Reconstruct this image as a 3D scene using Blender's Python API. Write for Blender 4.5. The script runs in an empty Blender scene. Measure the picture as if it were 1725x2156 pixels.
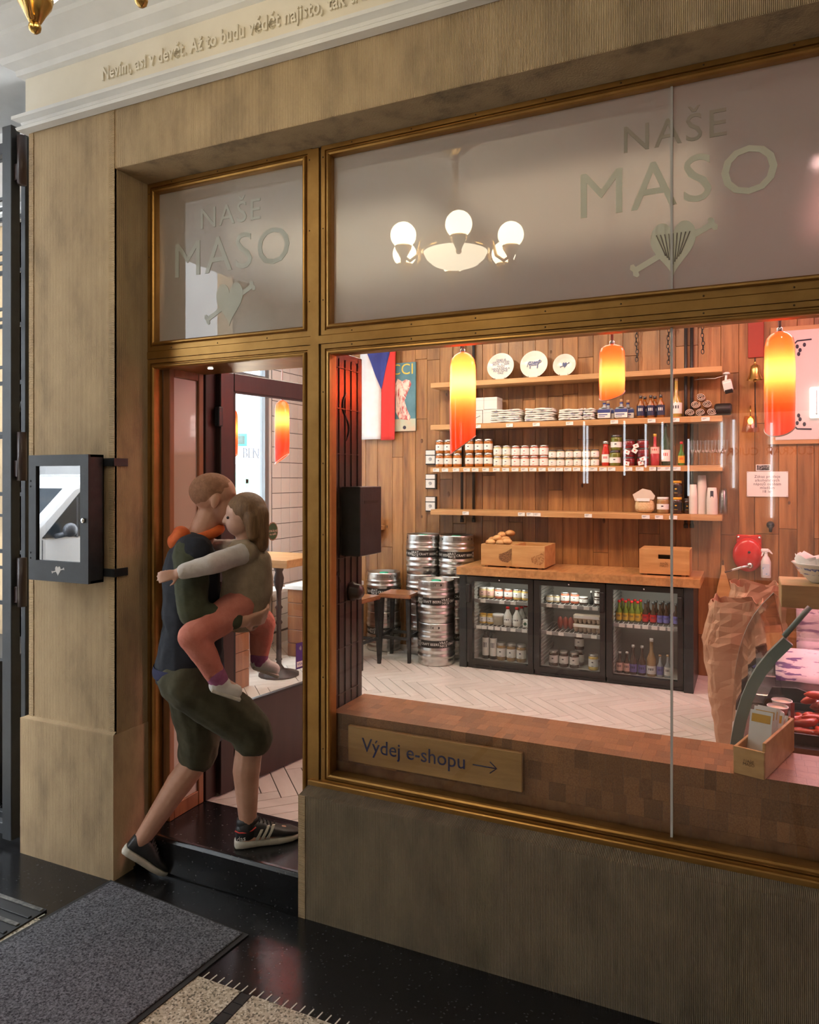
import bpy, bmesh, math, random
from mathutils import Vector, Matrix, Euler
random.seed(7)
PI = math.pi
SC = bpy.context.scene
COL = SC.collection
R = math.radians

# ------------------------------------------------------------------ camera
cam = bpy.data.cameras.new('camera'); cam.sensor_fit = 'HORIZONTAL'; cam.sensor_width = 36
cam.lens = 36 * 1548 / 1725; cam.shift_y = -70 / 1725; cam.clip_start = .05; cam.clip_end = 200
camo = bpy.data.objects.new('camera', cam); COL.objects.link(camo)
camo.location = (0, -2.66, 1.81); camo.rotation_euler = (R(90), 0, R(24.7153)); SC.camera = camo

# ------------------------------------------------------------------ world, exposure
w = bpy.data.worlds.new('overcast_sky'); SC.world = w; w.use_nodes = True
w.node_tree.nodes['Background'].inputs[0].default_value = (.88, .94, 1, 1)
w.node_tree.nodes['Background'].inputs[1].default_value = 15
vs = SC.view_settings; vs.view_transform = 'Standard'; vs.look = 'None'; vs.gamma = 1; vs.use_curve_mapping = False
vs.exposure = 0.6
cy = SC.cycles; cy.use_denoising = True; cy.max_bounces = 7; cy.diffuse_bounces = 3; cy.glossy_bounces = 3; cy.use_adaptive_sampling = True; cy.adaptive_threshold = .1; cy.adaptive_min_samples = 16
cy.transmission_bounces = 4; cy.transparent_max_bounces = 14; cy.sample_clamp_indirect = 6; cy.caustics_reflective = False; cy.caustics_refractive = False

def area(name, loc, size, energy, color, rot=(0, 0, 0), sizey=None):
    l = bpy.data.lights.new(name, 'AREA'); l.energy = energy; l.color = color; l.size = size
    if sizey: l.shape = 'RECTANGLE'; l.size_y = sizey
    o = bpy.data.objects.new(name, l); COL.objects.link(o); o.location = loc; o.rotation_euler = rot
    return o
def point(name, loc, energy, color, r=.03, parent=None):
    l = bpy.data.lights.new(name, 'POINT'); l.energy = energy; l.color = color; l.shadow_soft_size = r
    o = bpy.data.objects.new(name, l); COL.objects.link(o); o.location = loc
    if parent: o.parent = parent
    return o
def spot(name, loc, target, energy, color, ang=70, r=.04):
    l = bpy.data.lights.new(name, 'SPOT'); l.energy = energy; l.color = color; l.shadow_soft_size = r
    l.spot_size = R(ang); l.spot_blend = .6
    o = bpy.data.objects.new(name, l); COL.objects.link(o); o.location = loc
    o.rotation_euler = (Vector(target) - Vector(loc)).to_track_quat('-Z', 'Y').to_euler()
    return o
# the shop's own ceiling lamps: warm panels, rose-tinted tubes over the meat counter
area('shop_ceiling_light', (-2.6, 2.2, 3.5), 1.6, 27, (1, .86, .68))
area('shop_ceiling_light', (-.9, 2.0, 3.5), 1.4, 20, (1, .79, .60))
area('meat_counter_light', (1.0, 2.3, 3.45), 1.2, 48, (1, .40, .42))
spot('shelf_spot_light', (-2.5, 1.9, 3.5), (-2.4, 3.95, 2.2), 56, (1, .80, .56), 75)
spot('shelf_spot_light', (-1.1, 1.9, 3.5), (-1.1, 3.95, 2.4), 42, (1, .74, .48), 75)
spot('counter_spot_light', (-.5, 1.8, 3.5), (.3, 3.95, 1.9), 34, (1, .38, .30), 70)

# ------------------------------------------------------------------ helpers
def tag(o, label=None, cat=None, group=None, kind=None):
    if label: o['label'] = label
    if cat: o['category'] = cat
    if group: o['group'] = group
    if kind: o['kind'] = kind
    return o
def thing(name, label, cat, loc=(0, 0, 0), rz=0, group=None, kind=None):
    o = bpy.data.objects.new(name, None); COL.objects.link(o); o.location = loc; o.rotation_euler = (0, 0, rz)
    o.empty_display_size = .05
    return tag(o, label, cat, group, kind)
def wloc(p):
    v = Vector((0, 0, 0))
    while p is not None: v += Vector(p.location); p = p.parent
    return v
def kids(o):
    return [c for c in ALLKIDS.get(o.name, [])]
ALLKIDS = {}
def setp(c, p):
    c.parent = p; ALLKIDS.setdefault(p.name, []).append(c)
def copy_tree(o, loc=None, rz=None, label=None, parent=None, group=None):
    c = o.copy(); COL.objects.link(c)
    if parent is not None: setp(c, parent)
    for k in kids(o): copy_tree(k, parent=c)
    if loc is not None: c.location = loc
    if rz is not None: c.rotation_euler = (0, 0, rz)
    if label: c['label'] = label
    if group: c['group'] = group
    return c
ORD = ['first', 'second', 'third', 'fourth', 'fifth', 'sixth', 'seventh', 'eighth', 'ninth', 'tenth', 'eleventh', 'twelfth']

class B:
    """collects geometry for one mesh object"""
    def __init__(s): s.v = []; s.f = []; s.sm = []
    def add(s, vs, fs, smooth=False, M=None):
        n = len(s.v)
        if M is not None: vs = [tuple(M @ Vector(p)) for p in vs]
        s.v += [tuple(p) for p in vs]
        for f in fs: s.f.append(tuple(i + n for i in f)); s.sm.append(smooth)
        return s
    def box(s, x0, x1, y0, y1, z0, z1, M=None):
        return s.add([(x0,y0,z0),(x1,y0,z0),(x1,y1,z0),(x0,y1,z0),(x0,y0,z1),(x1,y0,z1),(x1,y1,z1),(x0,y1,z1)],
                     [(3,2,1,0),(4,5,6,7),(0,1,5,4),(1,2,6,5),(2,3,7,6),(3,0,4,7)], False, M)
    def cbox(s, x0, x1, y0, y1, z0, z1, c=.004, M=None):
        """box with chamfered edges"""
        bm = bmesh.new(); bmesh.ops.create_cube(bm, size=1)
        for v in bm.verts:
            v.co = ((x0+x1)/2 + v.co.x*(x1-x0), (y0+y1)/2 + v.co.y*(y1-y0), (z0+z1)/2 + v.co.z*(z1-z0))
        bmesh.ops.bevel(bm, geom=bm.edges[:], offset=c, segments=1, affect='EDGES', clamp_overlap=True)
        return s.bm(bm, M=M)
    def bm(s, bm, smooth=False, M=None):
        bm.verts.index_update()
        s.add([v.co.copy() for v in bm.verts], [[v.index for v in f.verts] for f in bm.faces], smooth, M); bm.free(); return s
    def lathe(s, prof, c=(0,0,0), n=20, M=None, sm=True, capb=True, capt=True):
        vs = []; fs = []
        for r, z in prof:
            for i in range(n):
                a = 2*PI*i/n; vs.append((c[0]+r*math.cos(a), c[1]+r*math.sin(a), c[2]+z))
        for j in range(len(prof)-1):
            for i in range(n):
                k = (i+1) % n; fs.append((j*n+i, j*n+k, (j+1)*n+k, (j+1)*n+i))
        s.add(vs, fs, sm, M)
        b = len(s.v) - len(vs)
        if capb and prof[0][0] > 1e-5: s.f.append(tuple(b+i for i in reversed(range(n)))); s.sm.append(False)
        if capt and prof[-1][0] > 1e-5: s.f.append(tuple(b+(len(prof)-1)*n+i for i in range(n))); s.sm.append(False)
        return s
    def tube(s, pts, r, n=8, cap=True, sm=True):
        """swept tube, r a number or one radius per point"""
        pts = [Vector(p) for p in pts]; m = len(pts)
        rr = r if isinstance(r, (list, tuple)) else [r]*m
        vs = []; fs = []; up = None
        for i, p in enumerate(pts):
            d = (pts[min(i+1, m-1)] - pts[max(i-1, 0)]).normalized()
            if up is None: up = Vector((0,0,1)) if abs(d.z) < .9 else Vector((1,0,0))
            a = d.cross(up)
            if a.length < 1e-6: a = d.cross(Vector((0,1,0)))
            a.normalize(); b = a.cross(d).normalized(); up = b
            for k in range(n):
                t = 2*PI*k/n; vs.append(p + a*math.cos(t)*rr[i] + b*math.sin(t)*rr[i])
        for j in range(m-1):
            for k in range(n):
                l = (k+1) % n; fs.append((j*n+k, (j+1)*n+k, (j+1)*n+l, j*n+l))
        if cap: fs.append(tuple(range(n))); fs.append(tuple((m-1)*n+k for k in reversed(range(n))))
        return s.add(vs, fs, sm)
    def cyl(s, a, b, r, n=12): return s.tube([a, b], r, n)
    def sph(s, c, r, n=12, m=8, sc=(1,1,1), M=None):
        vs = []; fs = []
        for j in range(m+1):
            t = PI*j/m
            for i in range(n):
                a = 2*PI*i/n
                vs.append((c[0]+r*sc[0]*math.sin(t)*math.cos(a), c[1]+r*sc[1]*math.sin(t)*math.sin(a), c[2]-r*sc[2]*math.cos(t)))
        for j in range(m):
            for i in range(n):
                k = (i+1) % n; fs.append((j*n+i, j*n+k, (j+1)*n+k, (j+1)*n+i))
        return s.add(vs, fs, True, M)
    def prism(s, poly, d0, d1, ax='y', M=None, sm=False):
        """polygon (a,b) extruded along axis: y -> (a,d,b), x -> (d,a,b), z -> (a,b,d)"""
        def p(a, b, d): return (a,d,b) if ax == 'y' else (d,a,b) if ax == 'x' else (a,b,d)
        n = len(poly); vs = [p(a,b,d0) for a,b in poly] + [p(a,b,d1) for a,b in poly]
        fs = [tuple(range(n)), tuple(reversed(range(n, 2*n)))] + [(i, n+i, n+(i+1)%n, (i+1)%n) for i in range(n)]
        n0 = len(s.v); s.add(vs, fs, sm, M); return s
    def quad(s, a, b, c, d): return s.add([a,b,c,d], [(0,1,2,3)])
    def loop_sweep(s, x0, x1, z0, z1, prof):
        """profile (inward offset, y) mitred round a rectangle in the xz plane"""
        vs = []; fs = []; n = len(prof)
        for cx, cz, sx, sz in ((x0,z0,1,1),(x1,z0,-1,1),(x1,z1,-1,-1),(x0,z1,1,-1)):
            for o, y in prof: vs.append((cx+sx*o, y, cz+sz*o))
        for k in range(4):
            l = (k+1) % 4
            for i in range(n-1): fs.append((k*n+i, l*n+i, l*n+i+1, k*n+i+1))
        return s.add(vs, fs)
    def build(s, name, mat, parent=None, bevel=0, sub=0, mods=None, fix=True, kind=None):
        off = wloc(parent) if parent is not None else Vector((0,0,0))
        me = bpy.data.meshes.new(name)
        me.from_pydata([tuple(Vector(v)-off) for v in s.v], [], s.f)
        me.polygons.foreach_set('use_smooth', s.sm)
        if fix:
            b = bmesh.new(); b.from_mesh(me); bmesh.ops.recalc_face_normals(b, faces=b.faces[:]); b.to_mesh(me); b.free()
        me.materials.append(mat); me.update()
        o = bpy.data.objects.new(name, me); COL.objects.link(o)
        if parent is not None: setp(o, parent)
        if bevel:
            m = o.modifiers.new('bevel', 'BEVEL'); m.width = bevel; m.segments = 2; m.limit_method = 'ANGLE'; m.angle_limit = R(40)
        if sub:
            m = o.modifiers.new('sub', 'SUBSURF'); m.levels = sub; m.render_levels = sub
        if kind: o['kind'] = kind
        return o
def struct(name, b, mat, label=None, bevel=0, parent=None):
    o = b.build(name, mat, parent, bevel)
    if parent is None: o['kind'] = 'structure'
    if label: o['label'] = label
    return o
def text(name, body, mat, loc, size, parent=None, rot=(PI/2, 0, 0), ext=.0006, align='CENTER', sx=1, space=1, bold=0, line=1):
    cu = bpy.data.curves.new(name, 'FONT'); cu.body = body; cu.size = size; cu.extrude = ext
    cu.align_x = align; cu.align_y = 'CENTER'; cu.space_character = space; cu.offset = bold; cu.space_line = line
    cu.resolution_u = 3; cu.materials.append(mat)
    o = bpy.data.objects.new(name, cu); COL.objects.link(o)
    o.location = Vector(loc) - (wloc(parent) if parent is not None else Vector((0,0,0))); o.rotation_euler = rot; o.scale = (sx, 1, 1)
    if parent is not None: setp(o, parent)
    return o

# ------------------------------------------------------------------ materials
def _new(name):
    m = bpy.data.materials.new(name); m.use_nodes = True
    nt = m.node_tree; return m, nt, nt.nodes['Principled BSDF'], nt.nodes['Material Output']
def c4(c): return (c[0], c[1], c[2], 1)
def pm(name, c1, c2=None, rough=.5, metal=0, scale=6, st=(1,1,1), detail=4, lo=.35, hi=.65, bump=0, bscale=None, bst=None,
       rnd=0, spec=.5, coat=0, rv=0, trans=0, sheen=0, c3=None, wave=None, wbump=0):
    """principled + object-space noise colour, optional per-object brightness, bump and rib wave"""
    m, nt, p, out = _new(name); N, L = nt.nodes, nt.links
    p.inputs['Roughness'].default_value = rough; p.inputs['Metallic'].default_value = metal
    p.inputs['Specular IOR Level'].default_value = spec; p.inputs['Coat Weight'].default_value = coat
    p.inputs['Coat Roughness'].default_value = .08
    p.inputs['Transmission Weight'].default_value = trans
    p.inputs['Base Color'].default_value = c4(c1)
    tc = N.new('ShaderNodeTexCoord'); vec = tc.outputs['Object']; oi = None
    if rnd or rv:
        oi = N.new('ShaderNodeObjectInfo'); ad = N.new('ShaderNodeVectorMath'); ad.operation = 'MULTIPLY_ADD'
        L.new(oi.outputs['Random'], ad.inputs[0]); ad.inputs[1].default_value = (13.7, 7.3, 9.1); L.new(vec, ad.inputs[2]); vec = ad.outputs[0]
    def noise(sc, stv, det):
        mp = N.new('ShaderNodeMapping'); mp.inputs['Scale'].default_value = stv; L.new(vec, mp.inputs[0])
        n = N.new('ShaderNodeTexNoise'); n.inputs['Scale'].default_value = sc; n.inputs['Detail'].default_value = det; n.inputs['Roughness'].default_value = .6
        L.new(mp.outputs[0], n.inputs[0]); return n.outputs[0]
    col = None
    if c2 is not None:
        nz = noise(scale, st, detail); rp = N.new('ShaderNodeValToRGB'); L.new(nz, rp.inputs[0])
        rp.color_ramp.elements[0].position = lo; rp.color_ramp.elements[0].color = c4(c1)
        rp.color_ramp.elements[1].position = hi; rp.color_ramp.elements[1].color = c4(c2)
        if c3 is not None:
            e = rp.color_ramp.elements.new((lo+hi)/2); e.color = c4(c3)
        col = rp.outputs[0]
    if rnd:
        hs = N.new('ShaderNodeHueSaturation'); mr = N.new('ShaderNodeMapRange')
        mr.inputs['To Min'].default_value = 1-rnd; mr.inputs['To Max'].default_value = 1+rnd
        L.new(oi.outputs['Random'], mr.inputs[0]); L.new(mr.outputs[0], hs.inputs['Value'])
        if col is not None: L.new(col, hs.inputs['Color'])
        else: hs.inputs['Color'].default_value = c4(c1)
        col = hs.outputs[0]
    if col is not None: L.new(col, p.inputs['Base Color'])
    h = None
    if bump:
        bp = N.new('ShaderNodeBump'); bp.inputs['Strength'].default_value = bump; bp.inputs['Distance'].default_value = .01
        L.new(noise(bscale or scale*4, bst or st, 3), bp.inputs['Height']); L.new(bp.outputs[0], p.inputs['Normal']); h = bp
    if wave:
        ax, freq = wave
        wv = N.new('ShaderNodeTexWave'); wv.wave_type = 'BANDS'; wv.bands_direction = ax; wv.inputs['Scale'].default_value = freq
        wv.inputs['Distortion'].default_value = .6; wv.inputs['Detail'].default_value = 1; L.new(tc.outputs['Object'], wv.inputs[0])
        bp = N.new('ShaderNodeBump'); bp.inputs['Strength'].default_value = wbump; bp.inputs['Distance'].default_value = .003
        L.new(wv.outputs['Fac'], bp.inputs['Height'])
        if h: L.new(h.outputs[0], bp.inputs['Normal'])
        L.new(bp.outputs[0], p.inputs['Normal'])
    return m
def emis(name, c, s):
    m, nt, p, out = _new(name); p.inputs['Base Color'].default_value = c4(c)
    p.inputs['Emission Color'].default_value = c4(c); p.inputs['Emission Strength'].default_value = s; return m
def _schlick(nt, f0):
    N, L = nt.nodes, nt.links
    lw = N.new('ShaderNodeLayerWeight'); lw.inputs[0].default_value = .5
    pw = N.new('ShaderNodeMath'); pw.operation = 'POWER'; pw.inputs[1].default_value = 5; L.new(lw.outputs['Facing'], pw.inputs[0])
    ma = N.new('ShaderNodeMath'); ma.operation = 'MULTIPLY_ADD'; ma.inputs[1].default_value = 1-f0; ma.inputs[2].default_value = f0; L.new(pw.outputs[0], ma.inputs[0])
    return ma.outputs[0]
def glassm(name, tint=(1,1,1), f0=.04, rough=0.0):
    """thin clear pane: see-through plus mirror reflection rising at grazing angles"""
    m, nt, p, out = _new(name); N, L = nt.nodes, nt.links; N.remove(p)
    t = N.new('ShaderNodeBsdfTransparent'); t.inputs[0].default_value = c4(tint)
    g = N.new('ShaderNodeBsdfGlossy'); g.inputs['Roughness'].default_value = rough
    mx = N.new('ShaderNodeMixShader'); L.new(_schlick(nt, f0), mx.inputs[0]); L.new(t.outputs[0], mx.inputs[1]); L.new(g.outputs[0], mx.inputs[2])
    L.new(mx.outputs[0], out.inputs[0]); return m
def frostm(name, dif=(.6,.58,.55), tr=(.8,.78,.75), f0=.06, clear=.35, rough=.45, mixd=.35):
    """milky film on glass: diffuse + translucent + blurred see-through, with a sharp glass reflection"""
    m, nt, p, out = _new(name); N, L = nt.nodes, nt.links; N.remove(p)
    d = N.new('ShaderNodeBsdfDiffuse'); d.inputs[0].default_value = c4(dif)
    t = N.new('ShaderNodeBsdfTranslucent'); t.inputs[0].default_value = c4(tr)
    rf = N.new('ShaderNodeBsdfRefraction'); rf.inputs['Color'].default_value = c4(tr); rf.inputs['IOR'].default_value = 1.15; rf.inputs['Roughness'].default_value = rough
    a = N.new('ShaderNodeMixShader'); a.inputs[0].default_value = mixd; L.new(t.outputs[0], a.inputs[1]); L.new(d.outputs[0], a.inputs[2])
    b = N.new('ShaderNodeMixShader'); b.inputs[0].default_value = clear; L.new(a.outputs[0], b.inputs[1]); L.new(rf.outputs[0], b.inputs[2])
    g = N.new('ShaderNodeBsdfGlossy'); g.inputs['Roughness'].default_value = 0
    mx = N.new('ShaderNodeMixShader'); L.new(_schlick(nt, f0), mx.inputs[0]); L.new(b.outputs[0], mx.inputs[1]); L.new(g.outputs[0], mx.inputs[2])
    L.new(mx.outputs[0], out.inputs[0]); return m
def shadem(name, c, tr=.96, f0=.05):
    """blown coloured lamp glass: translucent, lit from the bulb inside"""
    m, nt, p, out = _new(name); N, L = nt.nodes, nt.links; N.remove(p)
    t = N.new('ShaderNodeBsdfTranslucent'); t.inputs[0].default_value = c4(c)
    d = N.new('ShaderNodeBsdfDiffuse'); d.inputs[0].default_value = c4(c)
    a = N.new('ShaderNodeMixShader'); a.inputs[0].default_value = 1-tr; L.new(t.outputs[0], a.inputs[1]); L.new(d.outputs[0], a.inputs[2])
    g = N.new('ShaderNodeBsdfGlossy'); g.inputs['Roughness'].default_value = .05
    mx = N.new('ShaderNodeMixShader'); L.new(_schlick(nt, f0), mx.inputs[0]); L.new(a.outputs[0], mx.inputs[1]); L.new(g.outputs[0], mx.inputs[2])
    L.new(mx.outputs[0], out.inputs[0]); return m
def speckm(name, base, spots, scale, thr, rough=.3, bump=0, coat=0):
    """terrazzo: base with chips in spot colours (voronoi cells)"""
    m, nt, p, out = _new(name); N, L = nt.nodes, nt.links
    p.inputs['Roughness'].default_value = rough; p.inputs['Coat Weight'].default_value = coat
    tc = N.new('ShaderNodeTexCoord'); v = N.new('ShaderNodeTexVoronoi'); v.inputs['Scale'].default_value = scale; L.new(tc.outputs['Object'], v.inputs[0])
    sp = N.new('ShaderNodeSeparateColor'); L.new(v.outputs['Color'], sp.inputs[0])
    rp = N.new('ShaderNodeValToRGB'); rp.color_ramp.interpolation = 'CONSTANT'; L.new(sp.outputs[0], rp.inputs[0])
    e = rp.color_ramp.elements; e[0].color = c4(base); e[0].position = 0; e[1].position = thr; e[1].color = c4(spots[0])
    for i, s in enumerate(spots[1:]):
        n = e.new(thr + (1-thr)*(i+1)/len(spots)); n.color = c4(s)
    nz = N.new('ShaderNodeTexNoise'); nz.inputs['Scale'].default_value = 4; nz.inputs['Detail'].default_value = 6; L.new(tc.outputs['Object'], nz.inputs[0])
    mr = N.new('ShaderNodeMapRange'); mr.inputs['To Min'].default_value = rough*.6; mr.inputs['To Max'].default_value = min(1, rough*1.7); L.new(nz.outputs[0], mr.inputs[0]); L.new(mr.outputs[0], p.inputs['Roughness'])
    L.new(rp.outputs[0], p.inputs['Base Color']); return m
M = {}
# ribbed sandstone of the facade: vertical comb marks, edge margins with horizontal ones
ST = dict(c2=(.58, .415, .235), c3=(.49, .345, .195), rough=.85, scale=4.2, st=(2.0, 2.0, .8), detail=13, lo=.26, hi=.72, bump=.25, bscale=60)
M['stone'] = pm('ribbed_sandstone', (.33, .23, .13), wave=('X', 57), wbump=.8, **ST)
M['stone_y'] = pm('ribbed_sandstone_return', (.30, .22, .14), wave=('Y', 57), wbump=.8, **ST)
M['stone_z'] = pm('ribbed_sandstone_margin', (.30, .22, .14), wave=('Z', 57), wbump=.8, **ST)
M['stone_d'] = pm('dark_ribbed_sandstone', (.145, .105, .062), wave=('X', 57), wbump=1, **{**ST, 'c2': (.29, .21, .125), 'c3': (.22, .158, .095)})  # darker, browner copy of the ribbed stone for the low wall
M['stone_p'] = pm('plain_sandstone', (.20, .145, .09), **ST)
M['plaster'] = pm('white_plaster', (.72, .71, .69), (.80, .79, .77), rough=.8, scale=3, bump=.08, bscale=30)
M['frieze'] = pm('cream_frieze', (.78, .71, .58), (.84, .77, .64), rough=.75, scale=3, bump=.06, bscale=40)
M['bronze'] = pm('golden_bronze', (.34, .18, .05), (.46, .26, .08), rough=.36, metal=.85, scale=5, st=(1,1,1), detail=6, bump=.06, bscale=40)
M['bronze_dark'] = pm('bronze_groove', (.09, .05, .02), rough=.5, metal=.6)
M['black_floor'] = speckm('black_terrazzo', (.012, .012, .013), [(.018,.018,.02),(.045,.045,.045)], 170, .96, rough=.2)
M['cream_floor'] = speckm('cream_terrazzo', (.46, .40, .30), [(.30,.25,.17),(.60,.55,.44),(.12,.10,.07),(.40,.34,.25)], 150, .34, rough=.35)
M['white_tick'] = pm('white_mosaic', (.62, .58, .48), rough=.5)
M['black_step'] = speckm('black_stone_step', (.010, .010, .011), [(.018,.018,.02),(.06,.06,.06)], 160, .97, rough=.2)
M['carpet'] = pm('grey_carpet', (.045, .045, .052), (.32, .32, .345), rough=.95, scale=130, detail=8, lo=.36, hi=.68, bump=1, bscale=260, spec=.1)
M['rubber'] = pm('black_rubber', (.012, .012, .012), rough=.6)
M['iron'] = pm('black_iron', (.022, .024, .028), (.035, .037, .042), rough=.42, metal=.2, scale=20, bump=.1, bscale=80)
M['iron_dark'] = pm('grey_painted_steel', (.014, .016, .019), (.022, .025, .029), rough=.5, scale=12, bump=.05, bscale=90)  # even dark blue-grey for gate, grille and menu case door
M['steel'] = pm('brushed_steel', (.55, .54, .52), (.68, .67, .65), rough=.28, metal=1, scale=3, st=(1,1,8), bump=.04, bscale=20)
M['chrome'] = pm('chrome', (.75, .75, .76), rough=.12, metal=1)
M['brass'] = pm('brass', (.55, .34, .10), (.65, .42, .14), rough=.25, metal=1, scale=8)
M['glass'] = glassm('window_glass', (.975, .985, .98), .03)
M['glass_thin'] = glassm('thin_glass', (.97, .98, .975), .035)
M['frost'] = frostm('frosted_glass', (.54, .53, .50), (.66, .65, .60), .10, .34, .45, .5)
M['brown_lac'] = pm('dark_brown_lacquer', (.030, .014, .012), (.042, .020, .017), rough=.36, scale=3, st=(3,3,.4), bump=.04, bscale=30, coat=.08)
M['white'] = pm('white_paint', (.80, .79, .77), rough=.5)
M['black'] = pm('matt_black', (.012, .012, .012), rough=.5)
M['ink'] = pm('dark_ink', (.025, .022, .05), rough=.6)
M['paper'] = pm('white_paper', (.78, .76, .73), rough=.7)
# ================================================================== ARCADE SHELL
XL, XR = -4.9, 5.2            # arcade extent along the facade
PX0, PX1 = -3.155, -2.598     # stone pier left of the door
# floor slabs: black terrazzo border, cream terrazzo field
struct('floor', B().box(-6.6, XR, -7.2, .02, -.1, 0), M['black_floor'], 'black speckled terrazzo floor of the arcade')
cf = thing('cream_paving', 'cream speckled terrazzo field set into the black arcade floor', None, (0, -.55, 0), kind='structure')
ys = -.552
for k, (a, b) in enumerate(((-5.2, -3.47), (-3.42, -1.625), (-1.575, .22), (.27, 2.0), (2.05, 3.8))):
    B().box(a, b, -5.6, ys, -.02, .0016).build('terrazzo_panel', M['cream_floor'], cf)
for xs in (-3.47, -1.625, .22, 2.0):
    for i in range(26):
        y1 = ys - .004 - i*.052
        B().cbox(xs+.005, xs+.045, y1-.048, y1, -.02, .0015, .0006).build('black_tile', M['black'], cf)
b = B()
for i in range(190):
    x = -4.8 + i*.0345; b.prism([(x, ys+.001), (x+.005, ys+.001), (x+.0075, ys+.033), (x+.0035, ys+.035)], 0, .0016, 'z')
b.build('white_tick_border', M['white_tick'], cf, kind='stuff')
struct('floor_bay', B().box(-6.6, PX0, .02, .63, -.1, 0), M['black_floor'], 'black terrazzo floor behind the iron grille')
# street pavement beyond the arcade
struct('street_ground', B().box(-30, -6.6, -25, 30, -.14, -.02), pm('grey_asphalt', (.10,.10,.105), (.16,.16,.165), rough=.8, scale=8), 'grey street paving outside the arcade')

# ceiling and cornice
struct('ceiling', B().box(XL, XR, -7.2, .8, 3.905, 4.1), M['plaster'], 'white plaster ceiling of the arcade')
def cornice(x0, x1, yf, xmit):
    """profile (out from wall, z): frieze with mouldings above and below"""
    low = [(0, 3.475), (.045, 3.475), (.05, 3.487), (.03, 3.503), (.034, 3.515), (.062, 3.524), (.062, 3.54), (.018, 3.546), (.018, 3.56)]
    fri = [(.018, 3.56), (.018, 3.728)]
    top = [(.018, 3.728), (.045, 3.733), (.05, 3.757), (.09, 3.775), (.10, 3.80), (.17, 3.828), (.185, 3.835), (.185, 3.858), (.255, 3.876), (.255, 3.91)]
    return low, fri, top
low, fri, top = cornice(0, 0, 0, 0)
def run_corn(name, prof, mat, lab=None):
    b = B(); vs = []; fs = []; n = len(prof)
    # along +x on the facade, mitred round the pier's left corner into the return
    path = lambda o: [(XR, -.205-o), (PX0+.02-o, -.205-o), (PX0+.02-o, .62)]
    pts = [path(o) for o, z in prof]
    for k in range(3):
        for i, (o, z) in enumerate(prof): vs.append((pts[i][k][0], pts[i][k][1], z))
    for k in range(2):
        for i in range(n-1): fs.append((k*n+i, (k+1)*n+i, (k+1)*n+i+1, k*n+i+1))
    b.add(vs, fs); return b
struct('trim_1', run_corn('c', low, 0), M['plaster'], 'white lower moulding of the cornice')
fr = struct('trim_2', run_corn('c', fri, 0), M['frieze'], 'cream frieze with raised lettering')
struct('trim_3', run_corn('c', top, 0), M['plaster'], 'white stepped crown moulding under the ceiling')
text('lettering', 'Nevím, asi v devět. Až to budu vědět najisto, tak ti zavolám.', M['frieze'], (-2.645, -.2235, 3.63), .084, fr, ext=.009, align='LEFT', sx=.70, space=1.06, bold=.0012)
# pier, lintel, bulkhead
def ribbed(name, x0, x1, y0, y1, z0, z1, lab, margins=True):
    o = struct(name, B().box(x0, x1, y0, y1, z0, z1), M['stone'], lab)
    return o
pier = ribbed('wall_pier', PX0, PX1, -.2, .62, .0, 3.6, 'ribbed sandstone pier left of the shop entrance')
B().box(PX0+.0, PX0+.03, -.2035, -.19, .655, 3.49).build('edge_margin', M['stone_z'], pier)
B().box(PX1-.032, PX1+.0, -.2035, -.19, .655, 3.49).build('edge_margin', M['stone_z'], pier)
B().box(PX1-.01, PX1+.0025, -.19, .62, 0, 3.212).build('reveal', M['stone_y'], pier)
base = B().box(PX0-.045, PX1+.008, -.216, .62, 0, .655); base.add([(PX0-.045,-.216,.655),(PX1+.008,-.216,.655),(PX1+.008,-.2,.668),(PX0,-.2,.668)], [(0,1,2,3)])
struct('wall_pier_base', base, M['stone'], 'wider ribbed stone base of the entrance pier')
struct('wall_lintel', B().box(PX1, XR, -.2, .1, 3.212, 3.6), M['stone'], 'ribbed sandstone lintel above the shop window')
struct('wall_lintel_soffit', B().box(PX1+.002, 1.7, -.198, .02, 3.2105, 3.2135), M['stone_p'], 'grey-brown underside of the stone lintel')
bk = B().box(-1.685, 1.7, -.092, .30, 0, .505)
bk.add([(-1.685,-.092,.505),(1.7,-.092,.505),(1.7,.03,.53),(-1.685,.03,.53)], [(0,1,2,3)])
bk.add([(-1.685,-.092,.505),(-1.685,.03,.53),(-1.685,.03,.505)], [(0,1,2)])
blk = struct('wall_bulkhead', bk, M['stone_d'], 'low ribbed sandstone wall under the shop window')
B().box(-1.687, -1.655, -.0945, -.08, .0, .505).build('edge_margin', M['stone_z'], blk)
struct('wall_right_pier', B().box(1.7, XR, -.2, .3, 0, 3.3), M['stone'], 'ribbed sandstone wall right of the shop window')
# wall section beyond the gate, left of the pier
struct('wall_left_bay', B().box(-4.6, PX0, .62, .8, 0, 4.0), M['stone'], 'ribbed sandstone wall behind the iron gate')
bx = B(); prof = low+fri+top
for i in range(len(prof)-1):
    o, z = prof[i]; o2, z2 = prof[i+1]; bx.quad((-6.2,.62-o,z),(PX0,.62-o,z),(PX0,.62-o2,z2),(-6.2,.62-o2,z2))
struct('trim_4', bx, M['plaster'], 'white cornice over the wall behind the gate')
# black stone step
st_pts = [(-.082, 0), (-.088, .02), (-.084, .155), (-.074, .168), (-.06, .17), (.297, .17), (.297, 0)]
stp = B().prism(st_pts, PX1+.003, -1.687, 'x')
struct('step', stp, M['black_step'], 'black polished stone step at the shop entrance', bevel=.004)
struct('step_plinth', B().box(PX1+.009, -1.687, -.098, -.08, 0, .012), M['black_step'], 'black skirting strip at the foot of the step')
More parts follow.
